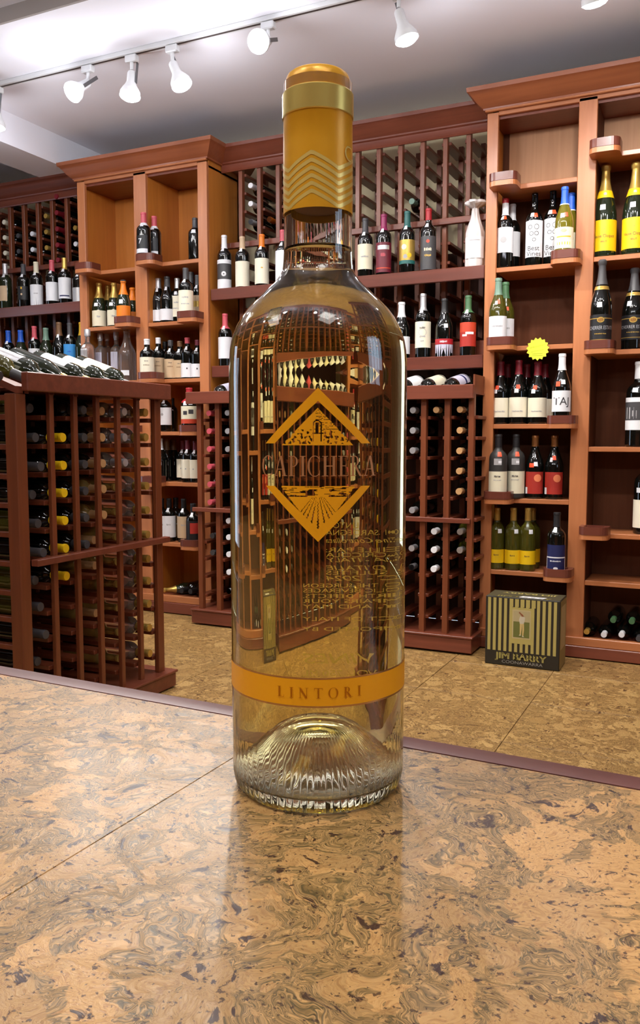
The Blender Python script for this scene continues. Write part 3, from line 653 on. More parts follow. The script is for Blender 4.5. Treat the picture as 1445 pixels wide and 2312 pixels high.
stand(427, 876, 3.93, zLR[3], 'bordeaux', 'dark', 'red', .34, L('cream', .18, .58, w=80, art=[('band', .0, .26, 'rust'), ('pat', .5, .72, -40, -10, 'ink'), ('pat', .55, .8, 0, 34, 'char')]), 'big bottle with a bright red capsule in the fourth bracket', [('white', -24, .60, 14, .022), ('white', 14, .61, 14, .022)], r=.047, group=g2)
for (u, v, y, d) in [(361, 990, 4.02, 'white-capped bottle at the left of the fifth shelf'), (376, 991, 4.09, 'dull-capped bottle second from the left, fifth shelf'), (391, 992, 4.16, 'dull-capped bottle third from the left, deep on the fifth shelf')]:
    stand(u, v, y, zLR[4], 'burgundy', 'dark', 'white' if u == 361 else 'brown', .26, None, d, [('white', -16, .55, 14, .02), ('grey', -6, .38, 22, .02)], group=g2)
for (u, v, y, d) in [(413, 995, 4.1, 'ivory-labelled bottle behind its twin, fifth shelf'), (424, 994, 4.03, 'front ivory-labelled bottle with a maroon capsule, fifth shelf'), (441, 996, 4.04, 'ivory-labelled bottle by the right stile, fifth shelf')]:
    stand(u, v, y, zLR[4], 'bordeaux', 'dark', 'maroon', .22, L('ivory', .10, .55, w=80, art=[('disc', -15, .5, .1, 'grey'), ('disc', 25, .5, .1, 'grey')]), d, ST_W, group=g2)
for (u, v, y, l, d) in [(365, 1160, 4.02, 'white', 'white-labelled short bottle at the left of the sixth shelf'), (382, 1157, 4.04, 'white', 'second white-labelled short bottle on the sixth shelf'), (397, 1155, 4.1, 'brown', 'brown-labelled bottle in the shade, sixth shelf'),
                     (415, 1156, 4.05, 'tan', 'tan-labelled bottle left of the lowest bracket, left cabinet'), (436, 1137, 3.93, 'black', 'dark bottle with a red label corner in the lowest bracket')]:
    stand(u, v, y, zLR[5], 'bordeaux', 'dark', 'black', .2, L(l, .10, .60, w=74, art=[('pat', .4, .9, -20, 60, 'brick')] if l == 'black' else [txt('Syrah', .6, .1, 'grey')]), d, ST_W if l != 'brown' else None, group=g2, H=.25 if u < 430 else None)

# --- display shelves between the cabinets ---
zU = .801+CZ; zD = .384+CZ; g3 = 'bottles on the upper middle shelf'; YU = 4.04
stand(506, 532, YU, zU, 'bordeaux', 'dark', 'white', .24, L('white', .03, .55, w=80, art=[('band', .32, .86, 'char'), ('disc', 0, .5, .35, 'silver', .1)]), 'white-capped bottle with a grey pictorial label against the left cabinet', ST_W, group=g3)
stand(527, 562, 4.22, zU-.0, 'bordeaux', 'dark', None, 0, L('silver', .2, .6, w=80), 'silvery-labelled bottle set back behind the left end of the upper shelf', None, group=g3, H=.22) if False else None
stand(547, 535, YU, zU, 'bordeaux', 'dark', 'tan', .24, L('ivory', .04, .52, w=80), 'tan-capped bottle with a plain blush label, upper middle shelf', ST_W, group=g3)
stand(591, 530, YU, zU, 'bordeaux', 'dark', 'orange', .24, L('ivory', .06, .54, w=80, art=[('disc', 5, .62, .1, 'gold', 0, 1.6)]), 'orange-capped bottle with a cream label, upper middle shelf', ST_W, group=g3)
stand(638, 520, YU, zU, 'bordeaux', 'dark', 'pink', .2, L('white', .04, .62, w=80), 'white-labelled bottle just left of the big bottle neck', ST_W, group=g3)
stand(825, 494, YU, zU, 'bordeaux', 'dark', 'char', .26, L('cream', .14, .56, w=80, art=[txt('Brunello', .5, .09)]), 'charcoal-capped bottle with a cream label, first right of the big neck', ST_W, group=g3)
stand(867, 485, YU, zU, 'bordeaux', 'dark', 'magenta', .26, L('maroon', .06, .54, w=80, art=[('band', .76, .9, 'silver', .6), ('scrib', .58, .14, 'pink', .4, 5), ('band', .12, .16, 'rust', .8)]), 'magenta-capped bottle with a maroon label, upper middle shelf', ST_W, group=g3)
stand(920, 478, YU, zU, 'bordeaux', 'dark', 'teal', .26, L('gold', .16, .54, w=80, art=[('disc', -20, .7, .35, 'cream'), ('disc', 20, .35, .3, 'yellow'), ('disc', -10, .3, .28, 'grey'), ('band', 0, .15, 'teal')]), 'teal-capped bottle with a golden pictorial label, upper middle shelf', ST_W, group=g3)
stand(968, 472, YU, zU, 'bordeaux', 'dark', 'red', .18, L('char', .04, .56, w=82, art=[('disc', 0, .84, .22, 'rust'), ('scrib', .60, .12, 'cream', .6, 8), ('scrib', .42, .08, 'gold', .5, 7)]), 'red-capped bottle with a smoky grey label and red emblem', ST_W, group=g3)
g4 = 'bottles on the lower middle shelf'
stand(508, 709, YU, zD, 'bordeaux', 'dark', 'pink', .28, L('white', .16, .56, w=80), 'red-capped white-labelled bottle on the lower shelf beside the left cabinet', ST_W, group=g4)
stand(907, 683, YU, zD, 'burgundy', 'dark', 'white', .26, L('white', .10, .4, w=80), 'white-capped bottle peeking out right beside the big bottle', None, group=g4)
stand(956, 664, YU, zD, 'bordeaux', 'dark', 'silver', .26, L('ivory', .17, .57, w=82, art=[txt('CATENA', .75, .10, 'ink', .6), ('disc', 0, .58, .5, 'grey', .46, 1), txt('Malbec', .42, .07, 'grey'), txt('2019', .25, .07, 'grey')]), 'pewter-capped bottle with an ornate off-white label, lower middle shelf', ST_W, group=g4)
stand(1004, 675, YU, zD, 'burgundy', 'dark', 'black', .24, L('lav', .01, .32, w=84, art=[('band', .70, 1.0, 'red'), txt('COLLINE', .84, .14, 'white', .7), txt('Rioja', .45, .08)]), 'sloping-shouldered bottle with a red-topped pale label, lower middle shelf', [('white', 14, .50, 13, .02)], group=g4)
stand(1058, 668, YU, zD, 'bordeaux', 'dark', 'green', .28, L('brick', .17, .56, w=80, art=[('band', .6, 1, 'rust'), ('pat', .42, .5, -40, -5, 'white'), ('pat', .5, .6, -15, 45, 'white')]), 'green-capped bottle with a red and orange label, lower middle shelf', ST_W, group=g4)
# --- tissue-wrapped bottle ---
pw_ = onY(1074, 455, YU); tb = empty('wrapped_bottle', (pw_.x, YU, zU), (0, 0, R(12)))
tissue = mat('white_tissue', (214, 208, 206), .8, trans=.0)
pr_ = [(0, 0), (.042, 0), (.046, .02), (.044, .10), (.045, .14), (.043, .17), (.034, .20), (.022, .235), (.016, .265), (.013, .285)]
MB().lathe([(r_, z) for r_, z in pr_], 40, tissue, ripple=lambda j, a: .0022*math.sin(9*a+j*.7)+.0012*math.sin(23*a+j)).obj('tissue_wrap', tb, 50)
b = MB(); b.lathe([(.013, .282), (.022, .290), (.040, .296), (.050, .304), (.044, .316), (.022, .320), (.0, .314)], 40, tissue, ripple=lambda j, a: (.006*math.sin(5*a+1+j)+.003*math.sin(11*a))*(j > 0 and j < 6)); b.obj('tissue_bow', tb, 60)
b = MB(); patch(b, [(.047, .0), (.0465, .3)], .045, .145, -62, 62, pm('white'), lift=.001); patch(b, [(.047, .0), (.0465, .3)], .125, .130, -30, 30, pm('grey'), lift=.0016); b.obj('paper_label', tb, 30)
tag(tb, 'bottle wrapped in white tissue with a bow at the right end of the upper shelf', 'bottle')

# --- far left shelves ---
g5 = 'bottles on the far left upper shelf'
for (u, v, k, gl, c, l, d) in [(11, 596, 'bordeaux', 'green', 'silver', L('tan', .2, .52, w=50, a=-30), 'olive-sheened bottle with a tan label at the left frame edge, upper shelf'),
    (52, 597, 'bordeaux', 'dark', 'char', L('black', .2, .5, w=50, art=[('disc', -14, .86, .2, 'mustard', 0, .7), ('disc', -14, .4, .16, 'tan')]), 'black-labelled bottle with small gold print, upper shelf at far left'),
    (81, 592, 'bordeaux', 'dark', 'cream', L('white', .02, .50, w=80, art=[txt('Merlot', .6, .07)]), 'cream-capped bottle with a tall white label, far left upper shelf'),
    (116.5, 588, 'bordeaux', 'dark', 'pink', L('white', .12, .52, w=80), 'rose-capped bottle with a square white label, far left upper shelf'),
    (145, 583, 'bordeaux', 'dark', 'gold', L('white', .14, .58, w=76, art=[('band', .1, .16, 'navy', .6)]), 'gold-capped bottle with a white label ruled in blue, far left upper shelf'),
    (177, 600, 'bordeaux', 'dark', 'char', L('silver', .05, .42, w=80), 'silver-labelled bottle half hidden by the left cabinet, upper shelf')]:
    stand(u, v, YU, zU-.006, k, gl, c, .24, l, d, ST_W, group=g5)
g6 = 'bottles on the far left lower shelf'
for (u, v, k, gl, c, l, d) in [(18, 747, 'bordeaux', 'dark', 'blue', L('white', .2, .52, w=80), 'blue-capped bottle nearest the left frame edge, above the slanted bottles'),
    (46, 746, 'burgundy', 'green', 'blue', None, 'blue-capped unlabelled bottle, second on the far left lower shelf'),
    (77, 737, 'bordeaux', 'dark', 'pink', L('white', .2, .54, w=80), 'salmon-capped white-labelled bottle on the far left lower shelf'),
    (103, 741, 'burgundy', 'green', 'sage', None, 'sage-capped green bottle on the far left lower shelf'),
    (133, 728, 'burgundy', 'dark', 'brown', L('white', .12, .3, w=30), 'brown-capped dark bottle left of the bright blue label'),
    (157, 730, 'bordeaux', 'dark', 'char', L('sky', .14, .58, w=80, art=[txt('Azul', .66, .1, 'blue', .4), txt('vino blanco', .25, .05, 'navy')]), 'dark bottle with a bright blue label, far left lower shelf'),
    (184, 728, 'burgundy', 'green', 'mustard', None, 'mustard-capped bottle peeping out beside the left cabinet')]:
    stand(u, v, YU, zD-.0, k, gl, c, .26, l, d, ST_W if l else None, group=g6)

# ------------------------------------------------------------------ bottles lying in racks
ORD = ['first', 'second', 'third', 'fourth', 'fifth', 'sixth', 'seventh', 'eighth', 'ninth', 'tenth', 'eleventh', 'twelfth', 'thirteenth']
def lay(tip, dirv, kind, H, r, glass, cap, clen, desc, group, label=None, roll=0., sticker=None, name='wine_bottle'):
    d = Vector(dirv).normalized(); U = Vector((0, 0, 1)); yc = -(U-d*U.dot(d)).normalized(); xc = yc.cross(d)   # the label looks up when roll is 0
    m = Matrix(((xc.x, yc.x, d.x), (xc.y, yc.y, d.y), (xc.z, yc.z, d.z))) @ Matrix.Rotation(roll, 3, 'Z')
    t = build_bottle(name, Vector(tip)-d*H, m.to_euler(), kind, H, r, glass, cap, clen, label, sticker)
    return tag(t, desc, 'bottle', group)
def nearest(a, v): return min(range(len(a)), key=lambda i: abs(a[i]-v))
def wall_neck(u, v, posts, cleats, Y, cap, glass, desc, group, clen=.2, back=.0):
    p = onY(u, v, Y-.02)
    mids = [(a+b_)/2 for a, b_ in zip(posts, posts[1:])]; i = nearest(mids, p.x); j = nearest([c+.030 for c in cleats], p.z)
    return lay((mids[i], Y+.012+back, cleats[j]+.036), (0, -1, 0), 'bordeaux', .27, .0375, glass, cap, clen, desc, group)
# lower middle rack
UPC = [z+CZ for z in (1.437, 1.340, 1.243, 1.146)]
n_ = 0
mr = 'bottles lying in the waist-high rack'
for k, (u, v) in enumerate([(459, 933), (467, 977), (468, 1017), (470, 1055), (471, 1095), (473, 1135)]):
    wall_neck(u, v, XP0, CL_LOW, 3.80, 'pink', 'dark', 'pink-capped bottle end, %s from top, leftmost column of the waist-high rack' % ORD[k], mr)
for k, (u, v) in enumerate([(474, 1213), (474, 1252)]):
    wall_neck(u, v, XP0, CL_LOW, 3.80, 'char', 'dark', 'dim grey-capped bottle end, %s below the bar, leftmost column, waist-high rack' % ORD[k], mr, back=.02)
for k, (u, v) in enumerate([(508, 934), (508, 974), (508, 1015)]):
    wall_neck(u, v, XP0, CL_LOW, 3.80, 'silver', 'dark', 'silver-capped bottle end, %s from the top just left of the big bottle' % ORD[k], mr)
for k, v in enumerate((1175, 1214, 1254, 1294, 1334, 1374)):
    wall_neck(515, v, XP0, CL_LOW, 3.80, 'white', 'dark', 'white-capped bottle end, %s below the bar just left of the big bottle' % ORD[k], mr)
for k, v in enumerate((926, 974, 1020)):
    wall_neck(927, v, XP0, CL_LOW, 3.80, 'silver', 'dark', 'silver-grey bottle end, %s from the top just right of the big bottle' % ORD[k], mr)
for k, v in enumerate((1175, 1222, 1266, 1308)):
    wall_neck(923, v, XP0, CL_LOW, 3.80, 'silver', 'dark', 'dull grey bottle end, %s below the bar just right of the big bottle' % ORD[k], mr)
wall_neck(980, 926, XP0, CL_LOW, 3.80, 'cork', 'green', 'single corked bottle end high in the column right of the big bottle', mr)
for k, v in enumerate((1203, 1245, 1288)):
    wall_neck(979, v, XP0, CL_LOW, 3.80, 'white', 'dark', 'bright white bottle end, %s of three below the bar, right of the big bottle' % ORD[k], mr, back=-.01)
for k, v in enumerate((928, 975, 1021, 1068, 1114)):
    wall_neck(1035, v, XP0, CL_LOW, 3.80, 'cork', 'dark', 'corked bottle end, %s from top, rightmost column of the waist-high rack' % ORD[k], mr)
for k, v in enumerate((1205, 1250)):
    wall_neck(1032, v, XP0, CL_LOW, 3.80, 'silver', 'olive', 'pale green bottle end, %s below the bar in the rightmost column' % ORD[k], mr, back=.03)
# upper middle rack
mu = 'bottles lying in the tall middle wall rack'
PW = sorted(mid_pos)
for k, (u, v) in enumerate([(566, 417), (562, 457), (566, 499), (560, 537)]):
    wall_neck(u, v, PW, UPC, 4.12, 'white', 'dark', 'pale bottle end, %s from the top in the wall rack left of the big neck' % ORD[k], mu)
for k, (u, v) in enumerate([(605, 490), (603, 530)]):
    wall_neck(u, v, PW, UPC, 4.12, 'orange', 'dark', '%s orange bottle end in the wall rack left of the big neck' % ('upper', 'lower')[k], mu)
wall_neck(560, 374, PW, [1.53+CZ], 4.12, 'white', 'green', 'pale-ended bottle at the very top of the wall rack', mu)
wall_neck(930, 452, PW, UPC, 4.12, 'sage', 'dark', 'lone sage-capped bottle end in the wall rack right of the big neck', mu)
# far left wall rack
PL = sorted(left_pos); ml = 'bottle ends in the far left wall rack'
CL5 = [z+CZ for z in (1.437, 1.340, 1.243, 1.146, 1.055)]
for k, v in enumerate((469, 504, 538, 573, 604)): wall_neck(13, v, PL, CL5, 4.12, 'ivory', 'dark', 'cream bottle end, %s from the top in the leftmost visible column' % ORD[k], ml)
for k, v in enumerate((536, 571)): wall_neck(41, v, PL, CL5, 4.12, 'char', 'dark', '%s dull grey bottle end in the second visible column at far left' % ('upper', 'lower')[k], ml)
for k, v in enumerate((542, 576)): wall_neck(72, v, PL, CL5, 4.12, 'white', 'dark', '%s small white bottle end in the third visible column at far left' % ('upper', 'lower')[k], ml)
for k, v in enumerate((453, 489, 526, 560)): wall_neck(98, v, PL, CL5, 4.12, 'gold', 'dark', 'gold bottle end, %s from the top in the column left of the red ones' % ORD[k], ml)
for k, v in enumerate((445, 482, 520, 555, 592)): wall_neck(130, v, PL, CL5, 4.12, 'darkred', 'dark', 'wine-red bottle end, %s from the top of the red column at far left' % ORD[k], ml, clen=.26, back=-.03)
for k, (v, c) in enumerate([(455, 'white'), (515, 'gold'), (528, 'white'), (560, 'white')]): wall_neck(165, v, PL, CL5, 4.12, c, 'dark', '%s bottle end, %s down in the column beside the left cabinet' % (c, ORD[k]), ml)

# island rack
mi_ = 'bottles lying in the island rack'
icol = [ISL[1]+.1145*(k+.5) for k in range(6)]
icz = [.150+CZ-.026-.035]+CL_I
def isl_neck(col, row, cap, glass, desc, clen=.22, out=.0, H=.28):
    y = icol[col]; z = CL_I[row]+.030
    return lay((ISL[0]-.02+out, y, z), (1, 0, 0), 'bordeaux', H, .038, glass, cap, clen, desc, mi_)
CNAME = ['column by the corner post', 'second column', 'third column', 'fourth column', 'fifth column', 'farthest column']
for r_ in range(11): isl_neck(0, r_, 'char', 'olive' if r_ in (0, 4, 6, 7, 10) else 'dark', 'charcoal-capped bottle, %s row, %s of the island rack' % (ORD[r_], CNAME[0]), out=.0+.02*((r_*7) % 3-1))
for r_ in range(1, 7): isl_neck(1, r_, 'yellow', 'dark', 'bright yellow-capped bottle, %s row from the top of the island rack' % ORD[r_], out=.012)
for r_ in range(0, 6): isl_neck(2, r_, 'char', 'dark', 'grey-capped bottle, %s row, %s of the island rack' % (ORD[r_], CNAME[2]), out=.005)
for r_ in (0, 1, 2, 3, 4, 5, 6, 8): isl_neck(3, r_, 'cork', 'gold' if r_ > 2 else 'dark', 'cork-ended bottle, %s row, %s of the island rack' % (ORD[r_], CNAME[3]), out=-.01 if r_ < 5 else -.06)
for r_ in range(0, 11): isl_neck(4, r_, 'silver' if r_ < 3 else None, 'gold' if r_ > 2 else 'clear', 'pale bottle, %s row, %s of the island rack' % (ORD[r_], CNAME[4]), out=.0 if r_ < 3 else -.05)
for r_ in range(0, 11): isl_neck(5, r_, 'gold', 'clear', 'gold screw-capped bottle, %s row, %s of the island rack' % (ORD[r_], CNAME[5]), out=.012)
# slanted display bottles on the island
tl = R(19); dv = (math.cos(tl), 0, -math.sin(tl)); dsp = 'slanted display bottles on the island rack'
for k in range(7):
    y = ISL[1]-.055+.1145*k
    lab = ['ivory', 'cream', 'silver', 'olive_', 'white', 'cream', 'ivory'][k]
    gl = ['olive', 'olive', 'green', 'green', 'green', 'green', 'green'][k]
    nm = ['nearest the corner post, ivory label', 'second from the corner post, plain cream label', 'third from the corner post, grey pictorial label', 'fourth from the corner post, no label showing', 'fifth from the corner post, white label', 'sixth from the corner post, narrow cream label', 'last at the far end, ivory label'][k]
    tip = (ISL[0]-.055, y, .190+CZ)
    zc = .200+CZ
    lay(tip, dv, 'bordeaux' if k != 3 else 'burgundy', .30, .042, gl, 'gold' if k in (3, 4) else 'char', .2, 'slanted bottle atop the island rack, '+nm, dsp,
        L(lab, .14, .55, w=82, art=[('disc', 0, .5, .35, 'grey', .1)] if k == 2 else [txt('Bianco', .6, .06)]) if lab != 'olive_' else None, roll=R(-28))
# slanted display bottles on the waist-high rack (only the labels and bases show)
SL = 'slanted bottles on the waist-high rack'
SCOL = ['lav', 'white', 'white', 'cream', 'white', 'ivory', 'pink', 'white', 'cream', 'white', 'white', 'cream', 'lav']
for k in range(13):
    x = XP0[12]+.1145*k+.0 if k < 12 else XP0[0]-.02
    if k == 12: continue
    x = -2.47+.1145*k*1.02
    lab = ['leftmost, silvery label, beside the left cabinet', 'second from the left, white label'][k] if k < 2 else ('first visible right of the big bottle, white label' if k == 9 else 'second right of the big bottle, cream label' if k == 10 else 'last before the right cabinet, navy-striped label' if k == 11 else ORD[k]+' from the left, seen through the big bottle')
    c = 'white' if k == 9 else 'cream' if k == 10 else 'lav' if k == 11 else SCOL[k]
    lay((x, 3.797, .219+CZ), (-.10, -1, -.20), 'bordeaux', .27, .040, 'dark', 'char', .2, 'slanted bottle on the waist-high rack, '+lab, SL,
        L(c, .10, .60, w=90, art=[('band', .3, .42, 'navy')] if k == 11 else []), roll=0)
# bottles lying in the bottoms of the cabinets
bt = 'bottles lying in the bottom of the right cabinet'
for (u, v, c, d) in [(1325.5, 1425, 'gold', 'gold-ended bottle lying lowest left in the right cabinet'), (1364, 1432, 'white', 'white-ended bottle lying second from the left at the bottom'), (1404, 1432, 'white', 'white-ended bottle lying third from the left at the bottom'), (1443, 1441, 'char', 'dark-ended bottle lying at the bottom, cut by the frame'),
                     (1385, 1399, 'green', 'green-ended bottle in the upper layer, left one'), (1427, 1402, 'green', 'green-ended bottle in the upper layer, right one')]:
    p = onY(u, v, 3.99)
    lay((p.x, 3.975, p.z), (0, -1, 0), 'bordeaux', .22, .032, 'dark', c, .2, d, bt)
p = onY(370, 1337, 3.99)
lay((p.x, 3.99, -.926+CZ+.032), (-.55, -.75, 0), 'champagne', .24, .036, 'green', 'gold', .3, 'gold-capped bottle lying in the bottom of the left cabinet', 'bottles lying in the bottom of the left cabinet')
for (u, d) in [(412, 'left'), (432, 'right')]:
    p = onY(u, 1335, 4.0); lay((p.x, 3.99, -.926+CZ+.04), (-.1, -1, 0), 'bordeaux', .26, .039, 'dark', 'black', .2, d+' of the two black bottles lying in the bottom of the left cabinet', 'bottles lying in the bottom of the left cabinet')

# ------------------------------------------------------------------ starburst price tag on the shelf edge
ps = onY(1214, 788, TF-.003); b = MB(); pts = []
for i in range(30):
    a = 2*math.pi*i/30+.1; q = .053 if i % 2 == 0 else .044; pts.append((q*math.cos(a), q*math.sin(a)))
b.prism(pts, -.0015, 0, mat('neon_card', (226, 238, 60), .6), axis='y')
ink = mat('faded_ink', (176, 178, 40), .7)
rg = random.Random(3)
for (x0, x1, z, h) in [(-.034, .030, .013, .010), (-.028, .024, -.007, .009)]:   # hand-written words, not legible
    x = x0
    while x < x1:
        w_ = rg.uniform(.002, .005); zz = z+x*.18; hh = h*rg.uniform(.5, 1)
        b.add([(x, -.0021, zz-hh/2), (x+.0014, -.0021, zz-hh/2), (x+w_, -.0021, zz+hh/2), (x+w_-.0014, -.0021, zz+hh/2)], [(0, 1, 2, 3)], ink); x += w_+.0012
for z in (-.022, -.030): b.box(-.026, .024, -.0021, -.0017, z, z+.0012, ink)
o = b.obj('price_tag'); o.location = (ps.x, TF-.002, ps.z); tag(o, 'neon yellow starburst price tag on the shelf edge of the right cabinet', 'tag')

# ------------------------------------------------------------------ striped carton
bx0, bx1, by0, by1, bh = -.941, -.613, 3.69, 3.845, .311
ct = empty('wine_carton', ((bx0+bx1)/2, (by0+by1)/2, 0)); tag(ct, 'striped black and straw wine carton on the floor reading JIM BARRY', 'box')
oc = ct.location
dk = mat('carton_black', (38, 32, 20), .55); ol = mat('carton_straw', (176, 160, 88), .55); tp = mat('carton_top', (74, 68, 46), .55); sd = mat('carton_side', (150, 132, 78), .6)
b = MB(); b.box(bx0-oc.x, bx1-oc.x, by0-oc.y, by1-oc.y, .001, bh, dk, .003); b.obj('carton_body', ct)
b = MB(); hw = (bx1-bx0)/2; yf = by0-oc.y-.0006
def fr(x0, x1, z0, z1, m, lift=0.): b.add([(x0, yf-lift, z0), (x1, yf-lift, z0), (x1, yf-lift, z1), (x0, yf-lift, z1)], [(0, 1, 2, 3)], m)
nstr = 13; pitch = 2*hw/(nstr+.6)
for i in range(nstr+0):
    x = -hw+pitch*(i+.45); 
    fr(x, x+pitch*.55, .066, bh-.006, ol)
fr(-.052, .046, .105, .268, ol, .0004)
for i in range(5): fr(-.052+.0245*i-.0, -.052+.0245*i+.012, .27, bh-.006, ol, .0004)
gold_ol = mat('picture_frame_tan', (186, 168, 120), .6); fr(-.043, .038, .128, .258, gold_ol, .0008)
fr(-.038, .033, .134, .252, mat('picture_meadow', (104, 106, 44), .7), .0012); fr(-.038, .033, .205, .252, mat('picture_sky', (176, 160, 116), .7), .0015)
sk = mat('figure_shirt', (196, 186, 160), .7); tr = mat('figure_trousers', (206, 176, 110), .7); btm = mat('figure_bat', (136, 80, 44), .7)
def poly(pts, m, lift): b.add([(x, yf-lift, z) for x, z in pts], [tuple(range(len(pts)))], m)
poly([(-.009, .194), (.008, .196), (.012, .212), (.013, .226), (.004, .231), (-.009, .229), (-.013, .214)], sk, .0019)
poly([(-.009, .197), (.000, .196), (-.001, .170), (-.004, .146), (-.009, .146), (-.009, .170)], tr, .0020)
poly([(.000, .197), (.009, .197), (.010, .172), (.007, .142), (.002, .142), (.002, .170)], tr, .00205)
poly([(-.012, .214), (-.009, .228), (.001, .240), (.004, .236), (-.004, .224)], sk, .0021)
poly([(.004, .228), (.008, .232), (-.011, .250), (-.015, .246)], btm, .0024)
poly([(-.004, .229), (.003, .230), (.0045, .236), (.002, .241), (-.003, .241), (-.005, .236)], mat('figure_skin', (170, 120, 84), .7), .0022)
poly([(-.013, .143), (-.004, .143), (-.004, .148), (-.009, .148)], sk, .0022); poly([(.002, .138), (.010, .138), (.007, .144), (.002, .144)], sk, .0022)

def ft(s_, xc, z, h, wmax, m, axis='f', flipx=False):
    vs, fs, w_, th = text2d(s_); k = h/th; kx = min(wmax/w_, k*1.6)
    if axis == 'f': b.add([((x-w_/2)*kx+xc, yf-.0009-abs(xc+.004)*.2, z+y*k) for x, y in vs], fs, m)
    else:
        sg = -1 if flipx else 1
        b.add([(sg*(x-w_/2)*kx+xc, z+sg*y*k, bh+.0006+abs(xc)*.03) for x, y in vs], fs, m)
lt_ink = mat('carton_lettering', (196, 180, 100), .5); gy_ink = mat('carton_grey_lettering', (150, 146, 136), .5)
for dx in (-.0014, -.0007, 0, .0007, .0014): ft('JIM BARRY', -.004+dx, .031, .028, .225, lt_ink)
ft('COONAWARRA', .004, .013, .013, .18, gy_ink)
for dx in (-.0009, 0, .0009): ft('JIM BARRY', .0+dx, -.070, .026, .24, lt_ink, 't')
for dx in (-.0009, 0, .0009): ft('JIM BARRY', .01+dx, .040, .026, .24, lt_ink, 't', True)
b.obj('front_print', ct)
b = MB(); b.add([(-hw+.004, -.0755, bh+.0003), (hw-.004, -.0755, bh+.0003), (hw-.004, .0755, bh+.0003), (-hw+.004, .0755, bh+.0003)], [(0, 1, 2, 3)], tp)
b.add([(hw+.0005, -.075, .004), (hw+.0005, .075, .004), (hw+.0005, .075, bh-.004), (hw+.0005, -.075, bh-.004)], [(0, 1, 2, 3)], sd)
b.add([(hw+.001, -.06, .09), (hw+.001, .055, .09), (hw+.001, .055, .28), (hw+.001, -.06, .28)], [(0, 1, 2, 3)], gold_ol)
b.obj('cardboard_panels', ct)
b = MB(); b.add([(-.02, -.066, bh+.0012), (.085, -.066, bh+.0012), (.10, -.036, bh+.0012), (-.008, -.034, bh+.0012)], [(0, 1, 2, 3)], pm('white'))
for x in (-.0, .03, .065): b.add([(x, -.058, bh+.0014), (x+.018, -.058, bh+.0014), (x+.02, -.046, bh+.0014), (x+.003, -.046, bh+.0014)], [(0, 1, 2, 3)], pm('grey'))
b.obj('shipping_label', ct)

# ------------------------------------------------------------------ track lighting
TY, TZ = 3.235, CEIL
def track(x0, x1, y, z, label):
    t = empty('lighting_track', ((x0+x1)/2, y, z)); tag(t, label, 'lighting track'); h = (x1-x0)/2
    MB().box(-h, h, -.018, .018, -.020, -.0005, white_metal, .001).obj('rail', t)
    MB().box(-h, h, -.006, .006, -.0208, -.0195, track_slot).obj('slot', t); return t
track(-4.2, .2, TY, CEIL, 'white ceiling lighting track running above the shelves')
head_adapt = MB().box(-.03, .03, -.016, .016, -.052, -.021, white_metal, .004).mesh('adaptor', None)
stem_me = MB().lathe([(.008, -.085), (.008, -.05)], 12, white_metal).mesh('stem', 40)
body_me = MB().lathe([(0, .0), (.017, .0), (.020, -.006), (.021, -.050), (.026, -.064), (.040, -.088), (.046, -.100), (.047, -.118), (.044, -.118), (.040, -.112), (0, -.110)], 28, white_metal, close=False, flip=True).mesh('lamp_body', 35)
lens_me = MB().lathe([(.0445, -.1115), (.0445, -.119), (.034, -.127), (.018, -.131), (0, -.132)], 24, lens_glow, close=False, flip=True).mesh('lens', 60)
yoke_me = MB().box(-.026, -.021, -.008, .008, -.055, .045, grey_metal, .001).mesh('yoke')
def head(x, y, z, d, label, energy, spot=95, group='track spotlights', rad=.04, glow=GLOW_E):
    t = empty('track_spotlight', (x, y, z)); tag(t, label, 'spotlight', group)
    link('adaptor', head_adapt, t); link('stem', stem_me, t)
    q = Vector(d).normalized().to_track_quat('-Z', 'Y').to_euler()
    for nme, me in (('lamp_body', body_me), ('lens', lens_me), ('yoke', yoke_me)):
        o = link(nme, me, t); o.location = (0, 0, -.095); o.rotation_euler = q
    l = bpy.data.lights.new('bulb', 'SPOT'); l.energy = energy; l.spot_size = R(spot); l.spot_blend = .9; l.shadow_soft_size = rad; l.color = (1, .96, .90)
    o = bpy.data.objects.new('bulb', l); COL.objects.link(o); o.parent = t; o.location = Vector((0, 0, -.095))+Vector(d).normalized()*.14; o.rotation_euler = q
    l = bpy.data.lights.new('bulb_glow', 'POINT'); l.energy = glow; l.shadow_soft_size = .035; l.color = (.88, .92, 1)   # frosted lamp front, spills sideways; added to lift the ceiling
    o = bpy.data.objects.new('bulb_glow', l); COL.objects.link(o); o.parent = t; o.location = Vector((0, 0, -.095))+Vector(d).normalized()*.175
HEADS = [(-3.33, (-.05, -.12, -1), 'leftmost track spotlight at the picture edge, pointing down'),
         (-2.755, (-.15, -.75, -.62), 'second track spotlight from the left, tipped towards the counter'),
         (-2.50, (.05, -.22, -1), 'third track spotlight from the left, pointing straight down'),
         (-2.276, (.42, -.05, -.85), 'fourth track spotlight from the left, turned to the right'),
         (-1.79, (.10, -.92, -.42), 'track spotlight shining towards the camera above the big bottle cap'),
         (-1.21, (.28, .05, -.95), 'track spotlight right of the big bottle cap near the top edge'),
         (-.49, (.1, .35, -.95), 'rightmost track spotlight, only its lit lens in the frame')]
for x, d, lab in HEADS: head(x, TY, TZ, d, lab, SPOT_E, 145)
